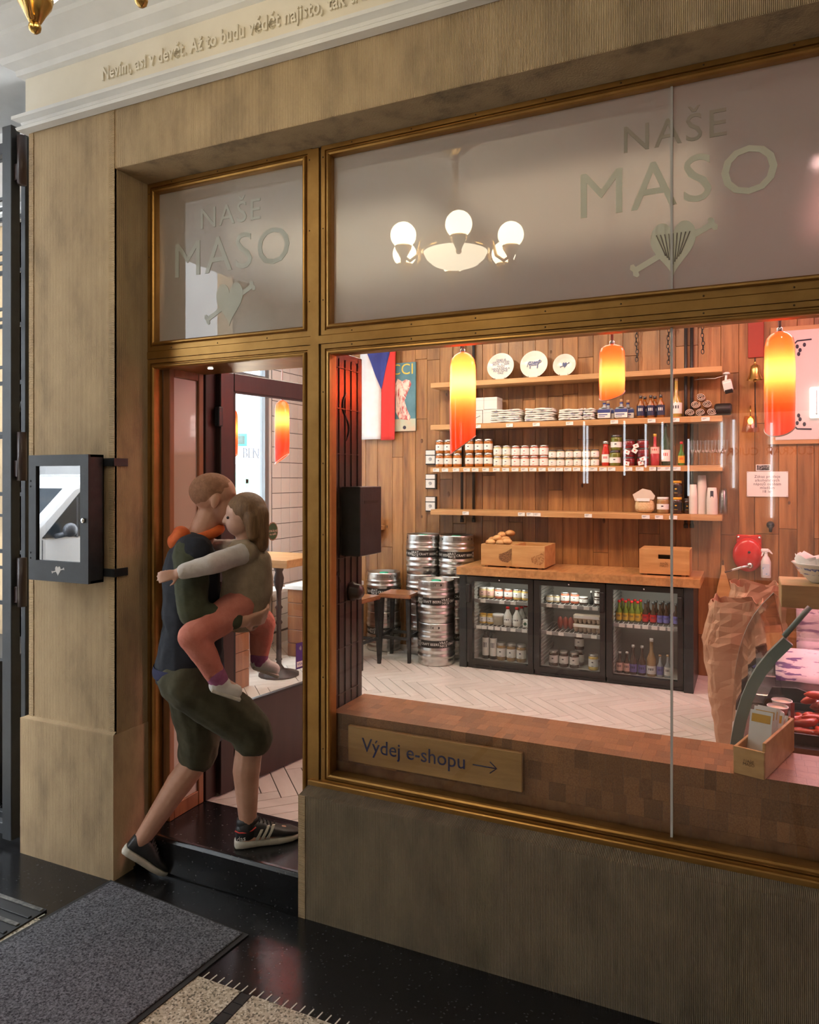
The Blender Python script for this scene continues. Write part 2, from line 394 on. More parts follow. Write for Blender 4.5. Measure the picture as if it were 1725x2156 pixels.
# opposite side of the arcade: plaster wall with lit shop windows (mirrored in the glass)
struct('wall_street_blocker', B().box(-5.1, XL, -7.2, -3.5, 0, 4.1), M['stone'], 'unseen stone wall added to block street light from the arcade')  # added out of view: cuts the street light reaching the low wall
ow = struct('wall_opposite', B().box(XL, XR, -7.2, -7.0, 0, 4.0), M['stone'], 'stone wall on the far side of the arcade')
struct('wall_end', B().box(XR, XR+.2, -7.2, .3, 0, 4.0), M['plaster'], 'plaster end wall of the arcade')
glow = emis('lit_shop_window', (1, .86, .66), .45)
for k, x0 in enumerate((-2.7, -.7, 1.3, 3.3)):
    f = B().box(x0, x0+1.5, -7.02, -6.97, .5, 2.7).build('window_frame', M['brown_lac'], ow)
    B().box(x0+.06, x0+1.44, -6.975, -6.965, .6, 2.6).build('window_pane', glow if k % 2 else pm('dim_window', (.10,.08,.06), rough=.2), f)
text('wall_lettering', 'CUKRÁŘ  CUKRÁŘ  CUKRÁŘ', M['brown_lac'], (.45, -6.94, 2.13), .13, ow, rot=(PI/2, 0, PI), ext=.01)
ledm = emis('led_white', (.85, .93, 1), 9)
for i_, (x, z0, z1) in enumerate(((-1.941, 1.75, 2.56), (-1.90, 1.75, 2.5), (-1.43, 1.85, 2.55), (-1.17, 1.95, 2.5), (-.97, 2.05, 2.52), (-.858, 1.9, 2.5), (-.664, 1.6, 2.3), (-.287, 1.95, 2.5), (-.156, 1.7, 2.52), (.254, 1.35, 2.47))):
    tl = thing('led_strip', f'vertical white LED strip across the arcade, {ORD[i_]} from left, mirrored in the glass', 'light strip', (x, -6.94, z0), group='LED strips across the arcade')
    B().box(x-.012, x+.012, -6.95, -6.94, z0, z1).build('strip', ledm, tl)
struct('ceiling_beam', B().box(-3.3, -3.0, -7.2, -5.4, 3.66, 3.91), M['plaster'], 'plaster beam crossing the arcade ceiling')

# ================================================================== BRONZE SHOPFRONT
PF = [(0, .05), (0, -.001), (.003, -.004), (.021, -.004), (.023, .004), (.0285, .004), (.030, -.005), (.034, -.010), (.040, -.011), (.0455, -.006), (.048, .004), (.048, .045)]
front = thing('window_1', 'golden bronze shopfront frame with moulded panes and rivets', None, (-1.66, 0, .5), kind='structure')
MX0, MX1, TZ0, TZ1 = -1.684, -1.643, 2.378, 2.412
XF = 1.7
rects = [(-2.598, MX0+.006, TZ1, 3.212), (MX1+.008, XF, TZ1, 3.212), (MX1+.008, XF, .525, TZ0)]
for r_ in rects:
    B().loop_sweep(*r_, PF).build('moulding', M['bronze'], front)
# door surround: three sides
def path3(prof):
    b = B(); vs = []; fs = []; n = len(prof); x0, x1, z0, z1 = -2.598, MX0+.006, .17, TZ0
    for cx, cz, sx, sz in ((x0,z0,1,0),(x0,z1,1,-1),(x1,z1,-1,-1),(x1,z0,-1,0)):
        for o, y in prof: vs.append((cx+sx*o, y, cz+sz*o))
    for k in range(3):
        for i in range(n-1): fs.append((k*n+i, (k+1)*n+i, (k+1)*n+i+1, k*n+i+1))
    return b.add(vs, fs)
path3(PF).build('door_moulding', M['bronze'], front)
B().box(MX0, MX1, -.006, .06, .17, 3.205).build('mullion', M['bronze'], front)
B().box(-2.596, XF, -.0062, .06, TZ0, TZ1).build('transom', M['bronze'], front)
B().box(MX1, MX1+.009, .004, .05, .53, 3.2).build('mullion_groove', M['bronze_dark'], front)
B().cbox(-1.69, XF, -.022, .05, .512, .540, .004).build('sill_bar', M['bronze'], front)
rv = B()
for x0, x1, z0, z1 in rects:
    for x in [x0 + .15 + i*.27 for i in range(14)]:
        if x < x1 - .05:
            for z in (z0+.012, z1-.012): rv.lathe([(.0035, 0), (.0025, .0015), (0, .002)], n=8, M=Matrix.Translation((x, -.004, z)) @ Matrix.Rotation(PI/2, 4, 'X'), capb=False)
    for z in [z0 + .15 + i*.3 for i in range(7)]:
        if z < z1 - .05:
            for x in (x0+.012, x1-.012): rv.lathe([(.0035, 0), (.0025, .0015), (0, .002)], n=8, M=Matrix.Translation((x, -.004, z)) @ Matrix.Rotation(PI/2, 4, 'X'), capb=False)
rv.build('rivets', M['bronze_dark'], front, kind='stuff')
# panes
GJ = -.239
gl = B().box(-2.553, MX0-.04, .028, .034, TZ1+.045, 3.168).build('frosted_pane', M['frost'], front)
for a, b_ in ((MX1+.052, GJ-.003), (GJ+.003, XF-.045)):
    B().box(a, b_, .028, .034, TZ1+.045, 3.168).build('frosted_pane', M['frost'], front)
    B().box(a, b_, .028, .034, .57, TZ0-.045).build('clear_pane', M['glass'], front)
gj = pm('silicone_joint', (.55, .53, .5), rough=.35)
B().box(GJ-.004, GJ+.004, .022, .038, TZ1+.046, 3.166).build('glass_joint', gj, front)
B().box(GJ-.004, GJ+.004, .022, .038, .571, TZ0-.046).build('glass_joint', gj, front)
# measured positions (x, half width[, height, foot z]) of goods on the shelves and in the coolers
AMBER = [(-2.642, 0.042), (-2.556, 0.041), (-2.466, 0.046), (-2.346, 0.045), (-2.253, 0.042), (-2.163, 0.044)]
CREAMJ = [(-2.073, 0.042), (-1.988, 0.04)]
PINKJ = [(-1.901, 0.041), (-1.816, 0.041), (-1.73, 0.042), (-1.644, 0.04)]
WHITEJ = [(-1.566, 0.036), (-1.494, 0.036), (-1.418, 0.037), (-1.346, 0.036), (-1.272, 0.036), (-1.198, 0.036)]
GLASSES = [-0.411, -0.361, -0.301, -0.252, -0.203, -0.162]
TAG2 = [-2.232, -1.931, -1.688, -1.395, -1.019, -0.719, -0.534, -0.307]
TAG3 = [-2.641, -2.551, -2.442, -2.338, -2.255, -2.155, -2.055, -1.967, -1.88, -1.795, -1.718, -1.635, -1.551, -1.483, -1.411, -1.335, -1.25, -1.191, -1.112, -1.041, -0.904, -0.814, -0.706, -0.652, -0.589, -0.526]
TAG4 = [-2.347, -1.822, -1.745, -1.68, -1.236, -0.766, -0.662, -0.552]
F1T = [(-2.128, 0.04, 0.103, 0.772), (-2.064, 0.035, 0.095, 0.784), (-1.984, 0.04, 0.091, 0.777), (-1.898, 0.041, 0.091, 0.773), (-1.816, 0.038, 0.094, 0.771), (-1.741, 0.033, 0.093, 0.77)]
F1M = [(-2.130, 0.032, 0.086, 0.534), (-2.062, 0.034, 0.088, 0.534), (-1.992, 0.05, 0.105, 0.531), (-1.901, 0.037, 0.155, 0.536), (-1.819, 0.042, 0.165, 0.532)]
F1B = [(-2.105, 0.031, 0.23, 0.223), (-2.038, 0.031, 0.23, 0.229), (-1.962, 0.042, 0.153, 0.224), (-1.873, 0.042, 0.154, 0.224), (-1.783, 0.043, 0.157, 0.223)]
F2T = [(-1.53, 0.029, 0.051, 0.794), (-1.474, 0.024, 0.048, 0.788), (-1.402, 0.041, 0.088, 0.778), (-1.319, 0.038, 0.087, 0.78), (-1.246, 0.034, 0.071, 0.77), (-1.183, 0.016, 0.112, 0.774), (-1.131, 0.03, 0.061, 0.834), (-1.131, 0.03, 0.059, 0.772)]
F2B = [(-1.5, 0.04, 0.131, 0.219), (-1.413, 0.042, 0.139, 0.22), (-1.324, 0.043, 0.136, 0.219), (-1.305, 0.041, 0.09, 0.385), (-1.167, 0.04, 0.136, 0.219)]
F3T = [(-0.958, 0.022, 0.171, 0.66), (-0.908, 0.025, 0.176, 0.655), (-0.858, 0.025, 0.184, 0.645), (-0.811, 0.024, 0.183, 0.648), (-0.752, 0.029, 0.168, 0.655), (-0.691, 0.026, 0.164, 0.657), (-0.638, 0.02, 0.161, 0.658), (-0.591, 0.027, 0.16, 0.656), (-0.518, 0.022, 0.156, 0.66)]
F3B = [(-0.954, 0.03, 0.17, 0.247), (-0.896, 0.03, 0.176, 0.241), (-0.847, 0.031, 0.236, 0.23), (-0.778, 0.032, 0.234, 0.226), (-0.705, 0.038, 0.323, 0.228), (-0.639, 0.027, 0.179, 0.211), (-0.581, 0.028, 0.184, 0.212)]
# ================================================================== SHOP ROOM
FZ = .17; YB = 3.95; XW = -4.25
oak = dict(rough=.42, scale=2.6, st=(7, 7, .55), detail=9, lo=.30, hi=.72, bump=.12, bscale=14, bst=(8, 8, .5))
M['oak'] = pm('wall_oak', (.135, .052, .014), (.42, .20, .065), c3=(.29, .13, .041), rnd=.22, **oak)
M['oak_x'] = pm('shelf_oak', (.40, .20, .075), (.56, .32, .135), rough=.45, scale=3, st=(.6, 7, 7), detail=8, rnd=.05, bump=.06, bscale=14)
M['tile_floor'] = pm('pale_plank_tile', (.62, .58, .52), (.72, .68, .62), rough=.32, scale=3, st=(1, 4, 1), detail=6, rnd=.06)
M['grout'] = pm('dark_grout', (.045, .040, .035), rough=.9)
M['tile_white'] = pm('white_glazed_tile', (.78, .78, .77), rough=.12, rnd=.03)
struct('floor_slab_shop', B().box(XW-.2, 1.7, .297, YB+.1, .02, FZ-.004), M['grout'], 'dark grout bed of the shop floor')
# herringbone floor: planks .09 x .45 at 45 degrees
W_, L_ = .0885, .4425
fl = thing('floor_shop', 'pale herringbone plank tiles of the shop floor', None, (-2.6, 2.0, FZ), kind='structure')
me = B().box(0, 1, 0, 1, 0, 1)
def plankmesh():
    g = .0022; b = B().cbox(g, L_-g, g, W_-g, -.008, 0, .0012); bm_ = b.build('floor_tile', M['tile_floor']); m = bm_.data; bpy.data.objects.remove(bm_); return m
pmesh = plankmesh(); half = math.sqrt(.5); tiles = []
for i in range(-40, 60):
    for j in range(-6, 9):
        for kind in (0, 1):
            a0, b0 = i*W_ + j*L_, i*W_ - j*L_
            if kind == 0: a, b, ang = a0, b0, -45
            else: a, b, ang = a0, b0, 45          # along b from (a0-W_, b0)
            if kind == 0: ox, oy = a0, b0
            else: ox, oy = a0, b0
            x = -2.619 + (ox + oy)*half; y = 2.69 + (oy - ox)*half
            e = (x + L_*.5*half, y + (L_*.5*half if kind else -L_*.5*half))
            tiles.append((x, y, ang, e))
def inview(x, y):
    if not (XW < x < 1.6 and .30 < y < YB): return None
    dx, dy = x, y + 2.66; d = -.4181*dx + .9084*dy; r = .9084*dx + .4181*dy; u = 862.5 + 1548*r/d; v = 1008 + 1548*1.64/d
    a = 450 < u < 690 and v < 1760; c = 690 < u < 1560 and v > 1360 and v < 1620
    return d if (a or c) else None
near = []; rest = B()
def clipok(e): return XW+.02 < e[0] < 1.66 and .31 < e[1] < YB-.05
for x, y, ang, e in tiles:
    if not (XW-.2 < e[0] < 1.8 and .28 < e[1] < YB+.02): continue
    d = inview(*e)
    inside = y + .0 < YB and min(y, 2*e[1]-y) > .36
    if d and inside: near.append((d, x, y, ang))
    else:
        # clip to the room by simple containment of the centre strip
        rest_ok = .42 < e[1] < YB-.1
        if rest_ok: rest.add([tuple(v.co) for v in pmesh.vertices], [tuple(p.vertices) for p in pmesh.polygons], False, Matrix.Translation((x, y, FZ)) @ Matrix.Rotation(R(ang), 4, 'Z'))
        elif e[1] <= .42 and e[1] > .30:
            # cut tiles along the threshold
            bmx = bmesh.new(); bmx.from_mesh(pmesh); bmx.transform(Matrix.Translation((x, y, FZ)) @ Matrix.Rotation(R(ang), 4, 'Z'))
            bmesh.ops.bisect_plane(bmx, geom=bmx.verts[:]+bmx.edges[:]+bmx.faces[:], plane_co=(0, .3, 0), plane_no=(0, -1, 0), clear_outer=True); rest.bm(bmx)
near.sort(); 
for k, (d, x, y, ang) in enumerate(near):
    if k < 300:
        o = bpy.data.objects.new('floor_tile', pmesh); COL.objects.link(o); setp(o, fl); o.location = Vector((x, y, FZ)) - Vector(fl.location); o.rotation_euler = (0, 0, R(ang))
    else: rest.add([tuple(v.co) for v in pmesh.vertices], [tuple(p.vertices) for p in pmesh.polygons], False, Matrix.Translation((x, y, FZ)) @ Matrix.Rotation(R(ang), 4, 'Z'))
rest.build('floor_tiles_far', M['tile_floor'], fl, kind='stuff')
struct('threshold', B().cbox(-2.51, -1.66, .285, .31, .1, .171, .002), M['black_step'], 'black threshold strip behind the step')
# back wall of vertical oak boards
wb = struct('wall_back', B().box(XW-.2, 1.9, YB+.005, YB+.15, 0, 3.7), M['grout'], 'back wall clad in vertical knotty oak boards')
wb['kind'] = 'structure'
x = XW; rw = random.Random(11)
while x < 1.65:
    wd = rw.choice((.118, .125, .13, .135, .165, .175)); cuts = [FZ] + sorted(z for z in (rw.uniform(.5, 1.5), rw.uniform(1.7, 2.4), rw.uniform(2.5, 3.3)) if rw.random() < .62) + [3.6]
    for a, b_ in zip(cuts[:-1], cuts[1:]):
        t = rw.uniform(0, .004)
        o = B().cbox(0, wd-.0025, -.02-t, .005, 0, b_-a-.0025, .0016).build('oak_board', M['oak'])
        o.location = (x, YB, a); setp(o, wb)
    x += wd
# knots in the boards: dark oval inlays, a few of them
for kx, kz, s in ((-2.90, 2.18, .022), (-2.84, 1.58, .014), (-2.62, 1.66, .030), (-2.64, 2.62, .022), (-1.62, 2.96, .018), (-3.28, 1.33, .016), (-2.9, 1.44, .016), (-.62, 3.02, .014), (-1.34, 1.75, .02), (-1.15, 1.44, .025), (.30, 1.62, .016)):
    B().lathe([(s, 0), (s*.8, .0015), (0, .002)], n=14, M=Matrix.Translation((kx, YB-.0225, kz)) @ Matrix.Rotation(PI/2, 4, 'X') @ Matrix.Diagonal((.55, 1, 1, 1)), capb=False).build('wood_knot', pm('knot', (.06, .028, .012), (.16, .07, .03), rough=.6, scale=60), wb)
struct('ceiling_shop', B().box(XW-.2, 1.9, .06, YB+.1, 3.6, 3.7), M['plaster'], 'white ceiling inside the shop')
struct('wall_right', B().box(1.7, 1.85, .05, YB+.1, 0, 3.7), M['plaster'], 'white side wall of the shop')
struct('wall_front_inside', B().box(XW, PX0+.002, .8, .86, 0, 3.6), M['plaster'], 'white inner face of the front wall')
# street side wall with window, tiled pier in the corner
lw = struct('wall_left', B().box(XW-.08, XW, .62, 1.0, -.1, 3.7).box(XW-.08, XW, 3.30, YB+.1, -.1, 3.7).box(XW-.08, XW, 1.0, 3.3, -.1, .72).box(XW-.08, XW, 1.0, 3.3, 3.25, 3.7), M['plaster'], 'street side wall of the shop with a big window')
B().box(XW, XW+.003, 3.33, YB-.03, .28, 3.36).build('tile_bed', pm('grey_grout', (.10, .10, .10), rough=.9), lw)
tm = B().cbox(.0022, .1478, 0, .008, .0022, .1478, .0015)
tme = tm.build('wall_tile', M['tile_white']); tmesh = tme.data; bpy.data.objects.remove(tme)
for iz in range(20):
    for iy in range(4):
        o = bpy.data.objects.new('wall_tile', tmesh); COL.objects.link(o); setp(o, lw); o.location = (XW+.001, 3.335+.152*iy, .3+.152*iz); o.rotation_euler = (0, 0, PI/2); o.location.x += .008
sw = thing('window_2', 'grey metal street window seen through the open door', None, (XW, 2.1, .72), kind='structure')
gm = pm('grey_window_metal', (.20, .22, .24), rough=.4, metal=.3)
B().box(XW-.07, XW-.01, 3.24, 3.30, .72, 3.25).build('window_post', gm, sw)
B().box(XW-.07, XW-.01, 1.0, 1.08, .72, 3.25).build('window_post', gm, sw)
B().box(XW-.07, XW-.01, 1.08, 3.24, 2.72, 2.80).build('window_bar', gm, sw)
B().box(XW-.07, XW-.01, 1.08, 3.24, .72, .80).build('window_bar', gm, sw)
B().box(XW-.045, XW-.04, 1.08, 3.24, .8, 2.72).build('window_pane', M['glass_thin'], sw)
B().box(XW-.045, XW-.04, 1.08, 3.24, 2.8, 3.25).build('window_pane', M['glass_thin'], sw)
B().cbox(XW-.02, XW+.22, 1.0, 3.32, .72, .76, .004).build('window_sill', M['white'], sw)

# ------------------------------------------------------------------ street beyond the window
pwh = pm('dimmed_white', (.26, .26, .26), rough=.7)  # street colours, whites included, dimmed to offset the overbright sky
stucco = pm('grey_stucco', (.17, .17, .17), (.21, .21, .205), rough=.85, scale=1.5)
bd = thing('pharmacy_building', 'pale building across the street with pharmacy shopfront', 'building', (-11, 11, -.02))
B().box(-12, -11, -12, 24, -.02, 13).build('facade', stucco, bd)
B().box(-11.02, -10.96, 9.8, 14.4, 2.15, 2.72).build('sign_board', pwh, bd)
text('lettering', 'BENU', pm('navy_sign', (.006, .008, .02)), (-10.955, 12.08, 2.42), .36, bd, rot=(PI/2, 0, PI/2), ext=.01)
shopg = pm('pharmacy_green', (.006, .09, .04), rough=.4)
dkf = pm('grey_frame', (.05, .055, .06), rough=.5)
for y0 in (11.0, 12.6, 14.2, 9.4):
    w_ = B().box(-11.02, -10.95, y0, y0+1.3, .5, 2.12).build('window', dkf, bd)
    B().box(-10.96, -10.94, y0+.07, y0+1.23, .6, 2.05).build('pane', pm('shop_window_glass', (.05, .065, .06), (.10, .115, .10), rough=.15, scale=2.5), w_)
    B().box(-10.942, -10.932, y0+.1, y0+.35, 1.3, 2.0).build('poster', shopg, w_)
    B().box(-10.942, -10.932, y0+.5, y0+1.0, 1.35, 2.0).build('poster', pwh, w_)
    for s_ in ((.70, .80, 1.60, 1.90), (.60, .90, 1.70, 1.80)):
        B().box(-10.931, -10.927, y0+s_[0], y0+s_[1], s_[2], s_[3]).build('cross_print', shopg, w_)
for k in range(9):
    for z0 in (3.6, 6.8):
        w_ = B().box(-11.02, -10.97, -8+k*3.4, -6.7+k*3.4, z0, z0+1.9).build('window', pwh, bd)
        for q in (0, 1): B().box(-10.975, -10.96, -7.92+k*3.4+q*.6, -7.38+k*3.4+q*.6, z0+.1, z0+1.8).build('pane', pm('dark_pane', (.10, .12, .14), rough=.08), w_)
B().box(-11.15, -10.98, -12, 24, 3.0, 3.22).build('string_course', pm('grey_band', (.11, .115, .12)), bd)
cr = thing('pharmacy_cross', 'green illuminated pharmacy cross across the street', 'sign', (-10.5, 10.62, 2.3))
def crossp(s, t): return [(-t,-s),(t,-s),(t,-t),(s,-t),(s,t),(t,t),(t,s),(-t,s),(-t,t),(-s,t),(-s,-t),(-t,-t)]
Mx = Matrix.Translation((-10.5, 10.62, 2.68)) @ Matrix.Rotation(R(38), 4, 'Z')
B().prism(crossp(.34, .14), -.06, .06, 'y', M=Mx).build('cross_body', emis('cross_green', (.0, .30, .18), .5), cr)
B().prism(crossp(.29, .095), -.068, .068, 'y', M=Mx).build('cross_inset', pm('cross_dark', (.008, .03, .026)), cr)
B().box(-10.94, -10.6, 10.60, 10.64, 2.66, 2.70).build('bracket', M['iron'], cr)

# ------------------------------------------------------------------ vestibule: reveal panel, open door leaf, inner brown panel
vp = thing('reveal_panel', 'narrow reflecting glass panel in a wooden frame beside the entrance', 'panel', (-2.52, .17, .17))
mah = pm('red_brown_wood', (.20, .075, .030), (.34, .145, .062), rough=.35, scale=3, st=(5, 5, .4), bump=.05, bscale=12, coat=.2)
B().box(-2.549, -2.528, .052, .292, .17, 2.36).build('backing', mah, vp)
for a, b_ in ((.05, .082), (.255, .292)): B().cbox(-2.532, -2.508, a, b_, .17, 2.36, .003).build('stile', mah, vp)
for a, b_ in ((.17, .24), (.80, .84), (2.30, 2.36)): B().cbox(-2.532, -2.510, .082, .255, a, b_, .003).build('rail', mah, vp)
pmir = pm('cream_mirror_glass', (.50, .43, .36), rough=.03, spec=1.0, coat=1)
B().box(-2.528, -2.520, .082, .255, .24, 2.30).build('glass_panel', pmir, vp)
hd = thing('door_head', 'bronze door head with small spotlight above the entrance', None, (-2.1, .17, 2.33), kind='structure')
B().box(-2.55, -1.70, .05, .30, 2.338, 2.40).build('soffit', M['bronze'], hd)
dl = emis('downlight', (1, .95, .85), 6)
B().lathe([(.012, 0), (.012, .004)], c=(-2.33, .13, 2.334), n=12).build('downlight_lens', dl, hd)
B().cbox(-2.52, -1.72, .31, .35, 2.36, 2.41, .003).build('closer_rail', M['steel'], hd)
# door leaf, hinged at the left and swung into the shop
DX = Vector((.1724, .985, 0)); DA = math.atan2(DX.y, DX.x)
Md = Matrix.Translation((-2.493, .379, .18)) @ Matrix.Rotation(DA, 4, 'Z')
dr = thing('door_1', 'dark brown glazed shop door standing open inwards', None, (-2.493, .379, .18), kind='structure')
def dbox(*a): return B().cbox(*a, .004, M=Md)
dbox(0, .092, -.025, .025, 0, 2.185).build('stile', M['brown_lac'], dr)
dbox(.665, .79, -.025, .025, 0, 2.185).build('stile', M['brown_lac'], dr)
dbox(.092, .665, -.0245, .0245, 2.088, 2.185).build('top_rail', M['brown_lac'], dr)
dbox(.092, .665, -.0245, .0245, 0, .43).build('bottom_panel', M['brown_lac'], dr)
B().box(.092, .665, -.003, .003, .43, 2.088, M=Md).build('door_pane', M['glass_thin'], dr)
b = B(); b.box(.092, .665, -.0255, -.012, .425, .437, M=Md).box(.092, .665, -.0255, -.012, 2.08, 2.09, M=Md).box(.088, .10, -.0255, -.012, .43, 2.088, M=Md); b.build('glazing_bead', M['black'], dr)
b = B(); b.tube([Md @ Vector(p) for p in ((.70, -.03, .93), (.70, -.06, .93), (.66, -.065, .935), (.60, -.06, .93), (.575, -.055, .92))], .008, 8); b.lathe([(.022, 0), (.02, .006), (0, .007)], n=12, M=Md @ Matrix.Translation((.70, -.025, .93)) @ Matrix.Rotation(PI/2, 4, 'X')); b.build('handle', M['brass'], dr)
dtx = lambda s, z, n=-.005: tuple(Md @ Vector((s, n, z-.18)))
rotd = (PI/2, 0, DA)
text('opening_hours', 'Otevřeno / Open\n11.00-22.00', M['black'], dtx(.285, 1.21), .036, dr, rot=rotd, ext=.0003, line=1.25)
stk = B().box(.579, .643, -.0052, -.0035, .519, .671, M=Md).build('payment_sticker', pm('purple_sticker', (.06, .02, .20), rough=.4), dr)
B().box(.586, .636, -.0058, -.0050, .53, .562, M=Md).build('sticker_field', M['white'], stk)
text('sticker_text', 'VISA', pm('visa_blue', (.03, .03, .30)), dtx(.611, .726, -.0062), .021, stk, rot=rotd, ext=.0002, bold=0)
b = B()
for r_ in (.010, .017, .024): b.tube([Md @ Vector((.598 + r_*math.cos(a), -.0056, .638 + r_*math.sin(a))) for a in (-.6, -.3, 0, .3, .6)], .0016, 4)
b.build('contactless_mark', M['white'], stk)
st2 = B().lathe([(.052, 0), (.052, .0015)], n=28, M=Md @ Matrix.Translation((.392, -.0035, 1.335)) @ Matrix.Rotation(PI/2, 4, 'X') @ Matrix.Diagonal((.78, 1, 1, 1))).build('round_sticker', pm('sticker_rim', (.30, .17, .10)), dr)
B().lathe([(.046, 0), (.046, .0015)], n=28, M=Md @ Matrix.Translation((.392, -.0045, 1.335)) @ Matrix.Rotation(PI/2, 4, 'X') @ Matrix.Diagonal((.78, 1, 1, 1))).build('sticker_field', pm('sticker_green', (.035, .09, .03)), st2)
text('sticker_text', 'LOKÁLNĚ\nna talíři', pm('sticker_cream', (.75, .6, .45)), dtx(.392, 1.508, -.0066), .017, st2, rot=rotd, ext=.0002)
b = B(); rr = random.Random(3)
for row in range(4):
    for k in range(5):
        s0 = .245 + k*.034; z0 = .86 - row*.052
        b.tube([Md @ Vector((s0, -.005, z0)), Md @ Vector((s0+.022, -.005, z0+rr.uniform(-.004, .01)))], .0011, 4); b.tube([Md @ Vector((s0+.01, -.005, z0+.016)), Md @ Vector((s0+.014, -.005, z0-.016))], .0011, 4)
b.build('pen_marks', M['ink'], dr)
for z in (.28, 1.1, 1.9): dbox(-.02, .01, -.035, .0, z, z+.1).build('hinge', M['iron'], dr)
B().cbox(-2.549, -2.50, .297, .385, .172, 2.36, .003).build('door_frame_post', M['brown_lac'], dr)
wg = thing('door_wedge', 'small wooden wedge holding the open door on the tiled floor', 'wedge', (-2.24, 1.08, FZ))
B().prism([(0, 0), (.11, 0), (.11, .03)], -.02, .02, 'y', M=Matrix.Translation((-2.30, 1.11, FZ)) @ Matrix.Rotation(R(8), 4, 'Z')).build('wedge_block', M['oak_x'], wg)

# brown panelled leaf folded against the inside, right of the entrance
bp_ = thing('side_leaf', 'dark brown lacquered door leaf with raised grille reflection and round knob', 'door leaf', (-1.64, .2, .54))
B().cbox(-1.672, -1.636, .075, .365, .54, 2.37, .003).build('leaf_board', M['brown_lac'], bp_)
b = B()
for y in (.10, .15, .205, .26, .318): b.box(-1.6375, -1.6315, y-.002, y+.002, .6, 2.34)
for z in (.86, 1.06, 1.26, 1.46, 1.68, 1.92, 2.12, 2.30): b.box(-1.6375, -1.6305, .09, .33, z-.002, z+.002)
b.build('grille_reflection_grid', M['brown_lac'], bp_)  # raised lines shape the gate grille's reflection in the lacquer
b = B().tube([(-1.634, .21 + .03*math.sin(t*1.5), 1.98 + .06*t/1.2) for t in [i*.25 for i in range(18)]], .004, 6); b.build('grille_reflection_scroll', M['brown_lac'], bp_); b = B(); b.tube([(-1.634, .11, 1.36), (-1.634, .135, 1.40), (-1.634, .16, 1.36), (-1.634, .135, 1.31), (-1.634, .11, 1.36)], .003, 5); b.build('grille_reflection_diamond', M['brown_lac'], bp_)
B().box(-1.6375, -1.6345, .326, .334, .56, 2.36).build('leaf_joint', M['black'], bp_)
Mk = Matrix.Translation((-1.636, .262, 1.30)) @ Matrix.Rotation(PI/2, 4, 'Y')
B().lathe([(.043, 0), (.045, .012), (.036, .022), (.034, .045), (.025, .056), (0, .06)], n=12, M=Mk).build('knob', M['brown_lac'], bp_)
mb = thing('letter_box', 'black metal letter box with slot mounted on the brown door leaf', 'letter box', (-1.60, .28, 1.52))
B().cbox(-1.63, -1.535, .16, .365, 1.47, 1.775, .003).build('box_body', M['iron'], mb)
B().box(-1.536, -1.533, .20, .33, 1.70, 1.713).build('slot', M['black'], mb)
# ================================================================== LETTERING ON THE GLASS, HEART-AND-BONE MARK
def heart(cx, cz, w, h, n=22):
    pts = []
    for i in range(2*n):
        t = PI*i/n; x = 16*math.sin(t)**3; y = 13*math.cos(t) - 5*math.cos(2*t) - 2*math.cos(3*t) - math.cos(4*t)
        pts.append((cx + x/32*w, cz + (y+2.5)/29*h))
    return pts
def bone(cx, cz, L, w, ang):
    """bone running through the heart"""
    p = []; ca, sa = math.cos(ang), math.sin(ang)
    base = [(-L/2+w*.6, -w*.5), (L/2-w*.6, -w*.5), (L/2-w*.5, -w*1.1), (L/2, -w*1.2), (L/2+w*.4, -w*.6), (L/2+w*.15, 0), (L/2+w*.4, w*.6), (L/2, w*1.2), (L/2-w*.5, w*1.1), (L/2-w*.6, w*.5)]
    base += [(-x, z) for x, z in reversed(base[2:])][:0]
    left = [(-L/2+w*.6, w*.5), (-L/2+w*.5, w*1.1), (-L/2, w*1.2), (-L/2-w*.4, w*.6), (-L/2-w*.15, 0), (-L/2-w*.4, -w*.6), (-L/2, -w*1.2), (-L/2+w*.5, -w*1.1)]
    return [(cx + x*ca - z*sa, cz + x*sa + z*ca) for x, z in base + left]
def logo_marks(name, cx, cz, s, y, mat, parent, stripes=None):
    B().prism(heart(cx, cz, s, s*1.3), y-.0012, y, 'y').build('heart_mark', mat, parent)
    B().prism(bone(cx, cz+s*.05, s*1.95, s*.14, R(27)), y-.0008, y+.0002, 'y').build('bone_mark', mat, parent)
    if stripes:
        b = B()
        for k in range(9):
            t = (k-4)/4.6
            b.tube([(cx + t*s*.42*(1-q*.75), y-.0016, cz + s*.38 - q*s*.95*(1-abs(t)*.35)) for q in (0, .25, .5, .75)], s*.012, 4)
        b.build('heart_lines', stripes, parent)
vin = frostm('pale_vinyl', (.80, .77, .62), (.9, .88, .74), .02, .0, .4, .88)
vin2 = frostm('faint_vinyl', (.46, .42, .34), (.7, .66, .55), .02, .0, .4, .8)
vin3 = frostm('grey_green_vinyl', (.56, .58, .54), (.8, .82, .76), .02, .0, .4, .8)
vline = pm('vinyl_line', (.30, .25, .20), rough=.6)
yv = .0265
sg = tag(thing('glass_lettering', 'NAŠE MASO lettering with heart and bone on the large frosted pane', 'lettering', (-.24, yv, 2.4)))
text('lettering_line', 'NAŠE', vin2, (-.235, yv, 3.005), .135, sg, ext=.0008, space=1.12)
text('lettering_line', 'MASO', vin, (-.235, yv, 2.826), .232, sg, ext=.0008, space=1.1)
logo_marks('l', -.235, 2.60, .15, yv, vin, sg, vline)
sg2 = tag(thing('glass_lettering', 'faint NAŠE MASO lettering on the small frosted pane above the door', 'lettering', (-2.15, yv, 2.4)))
text('lettering_line', 'NAŠE', vin3, (-2.135, yv, 3.005), .135, sg2, ext=.0008, space=1.12)
text('lettering_line', 'MASO', vin3, (-2.135, yv, 2.826), .232, sg2, ext=.0008, space=1.1)
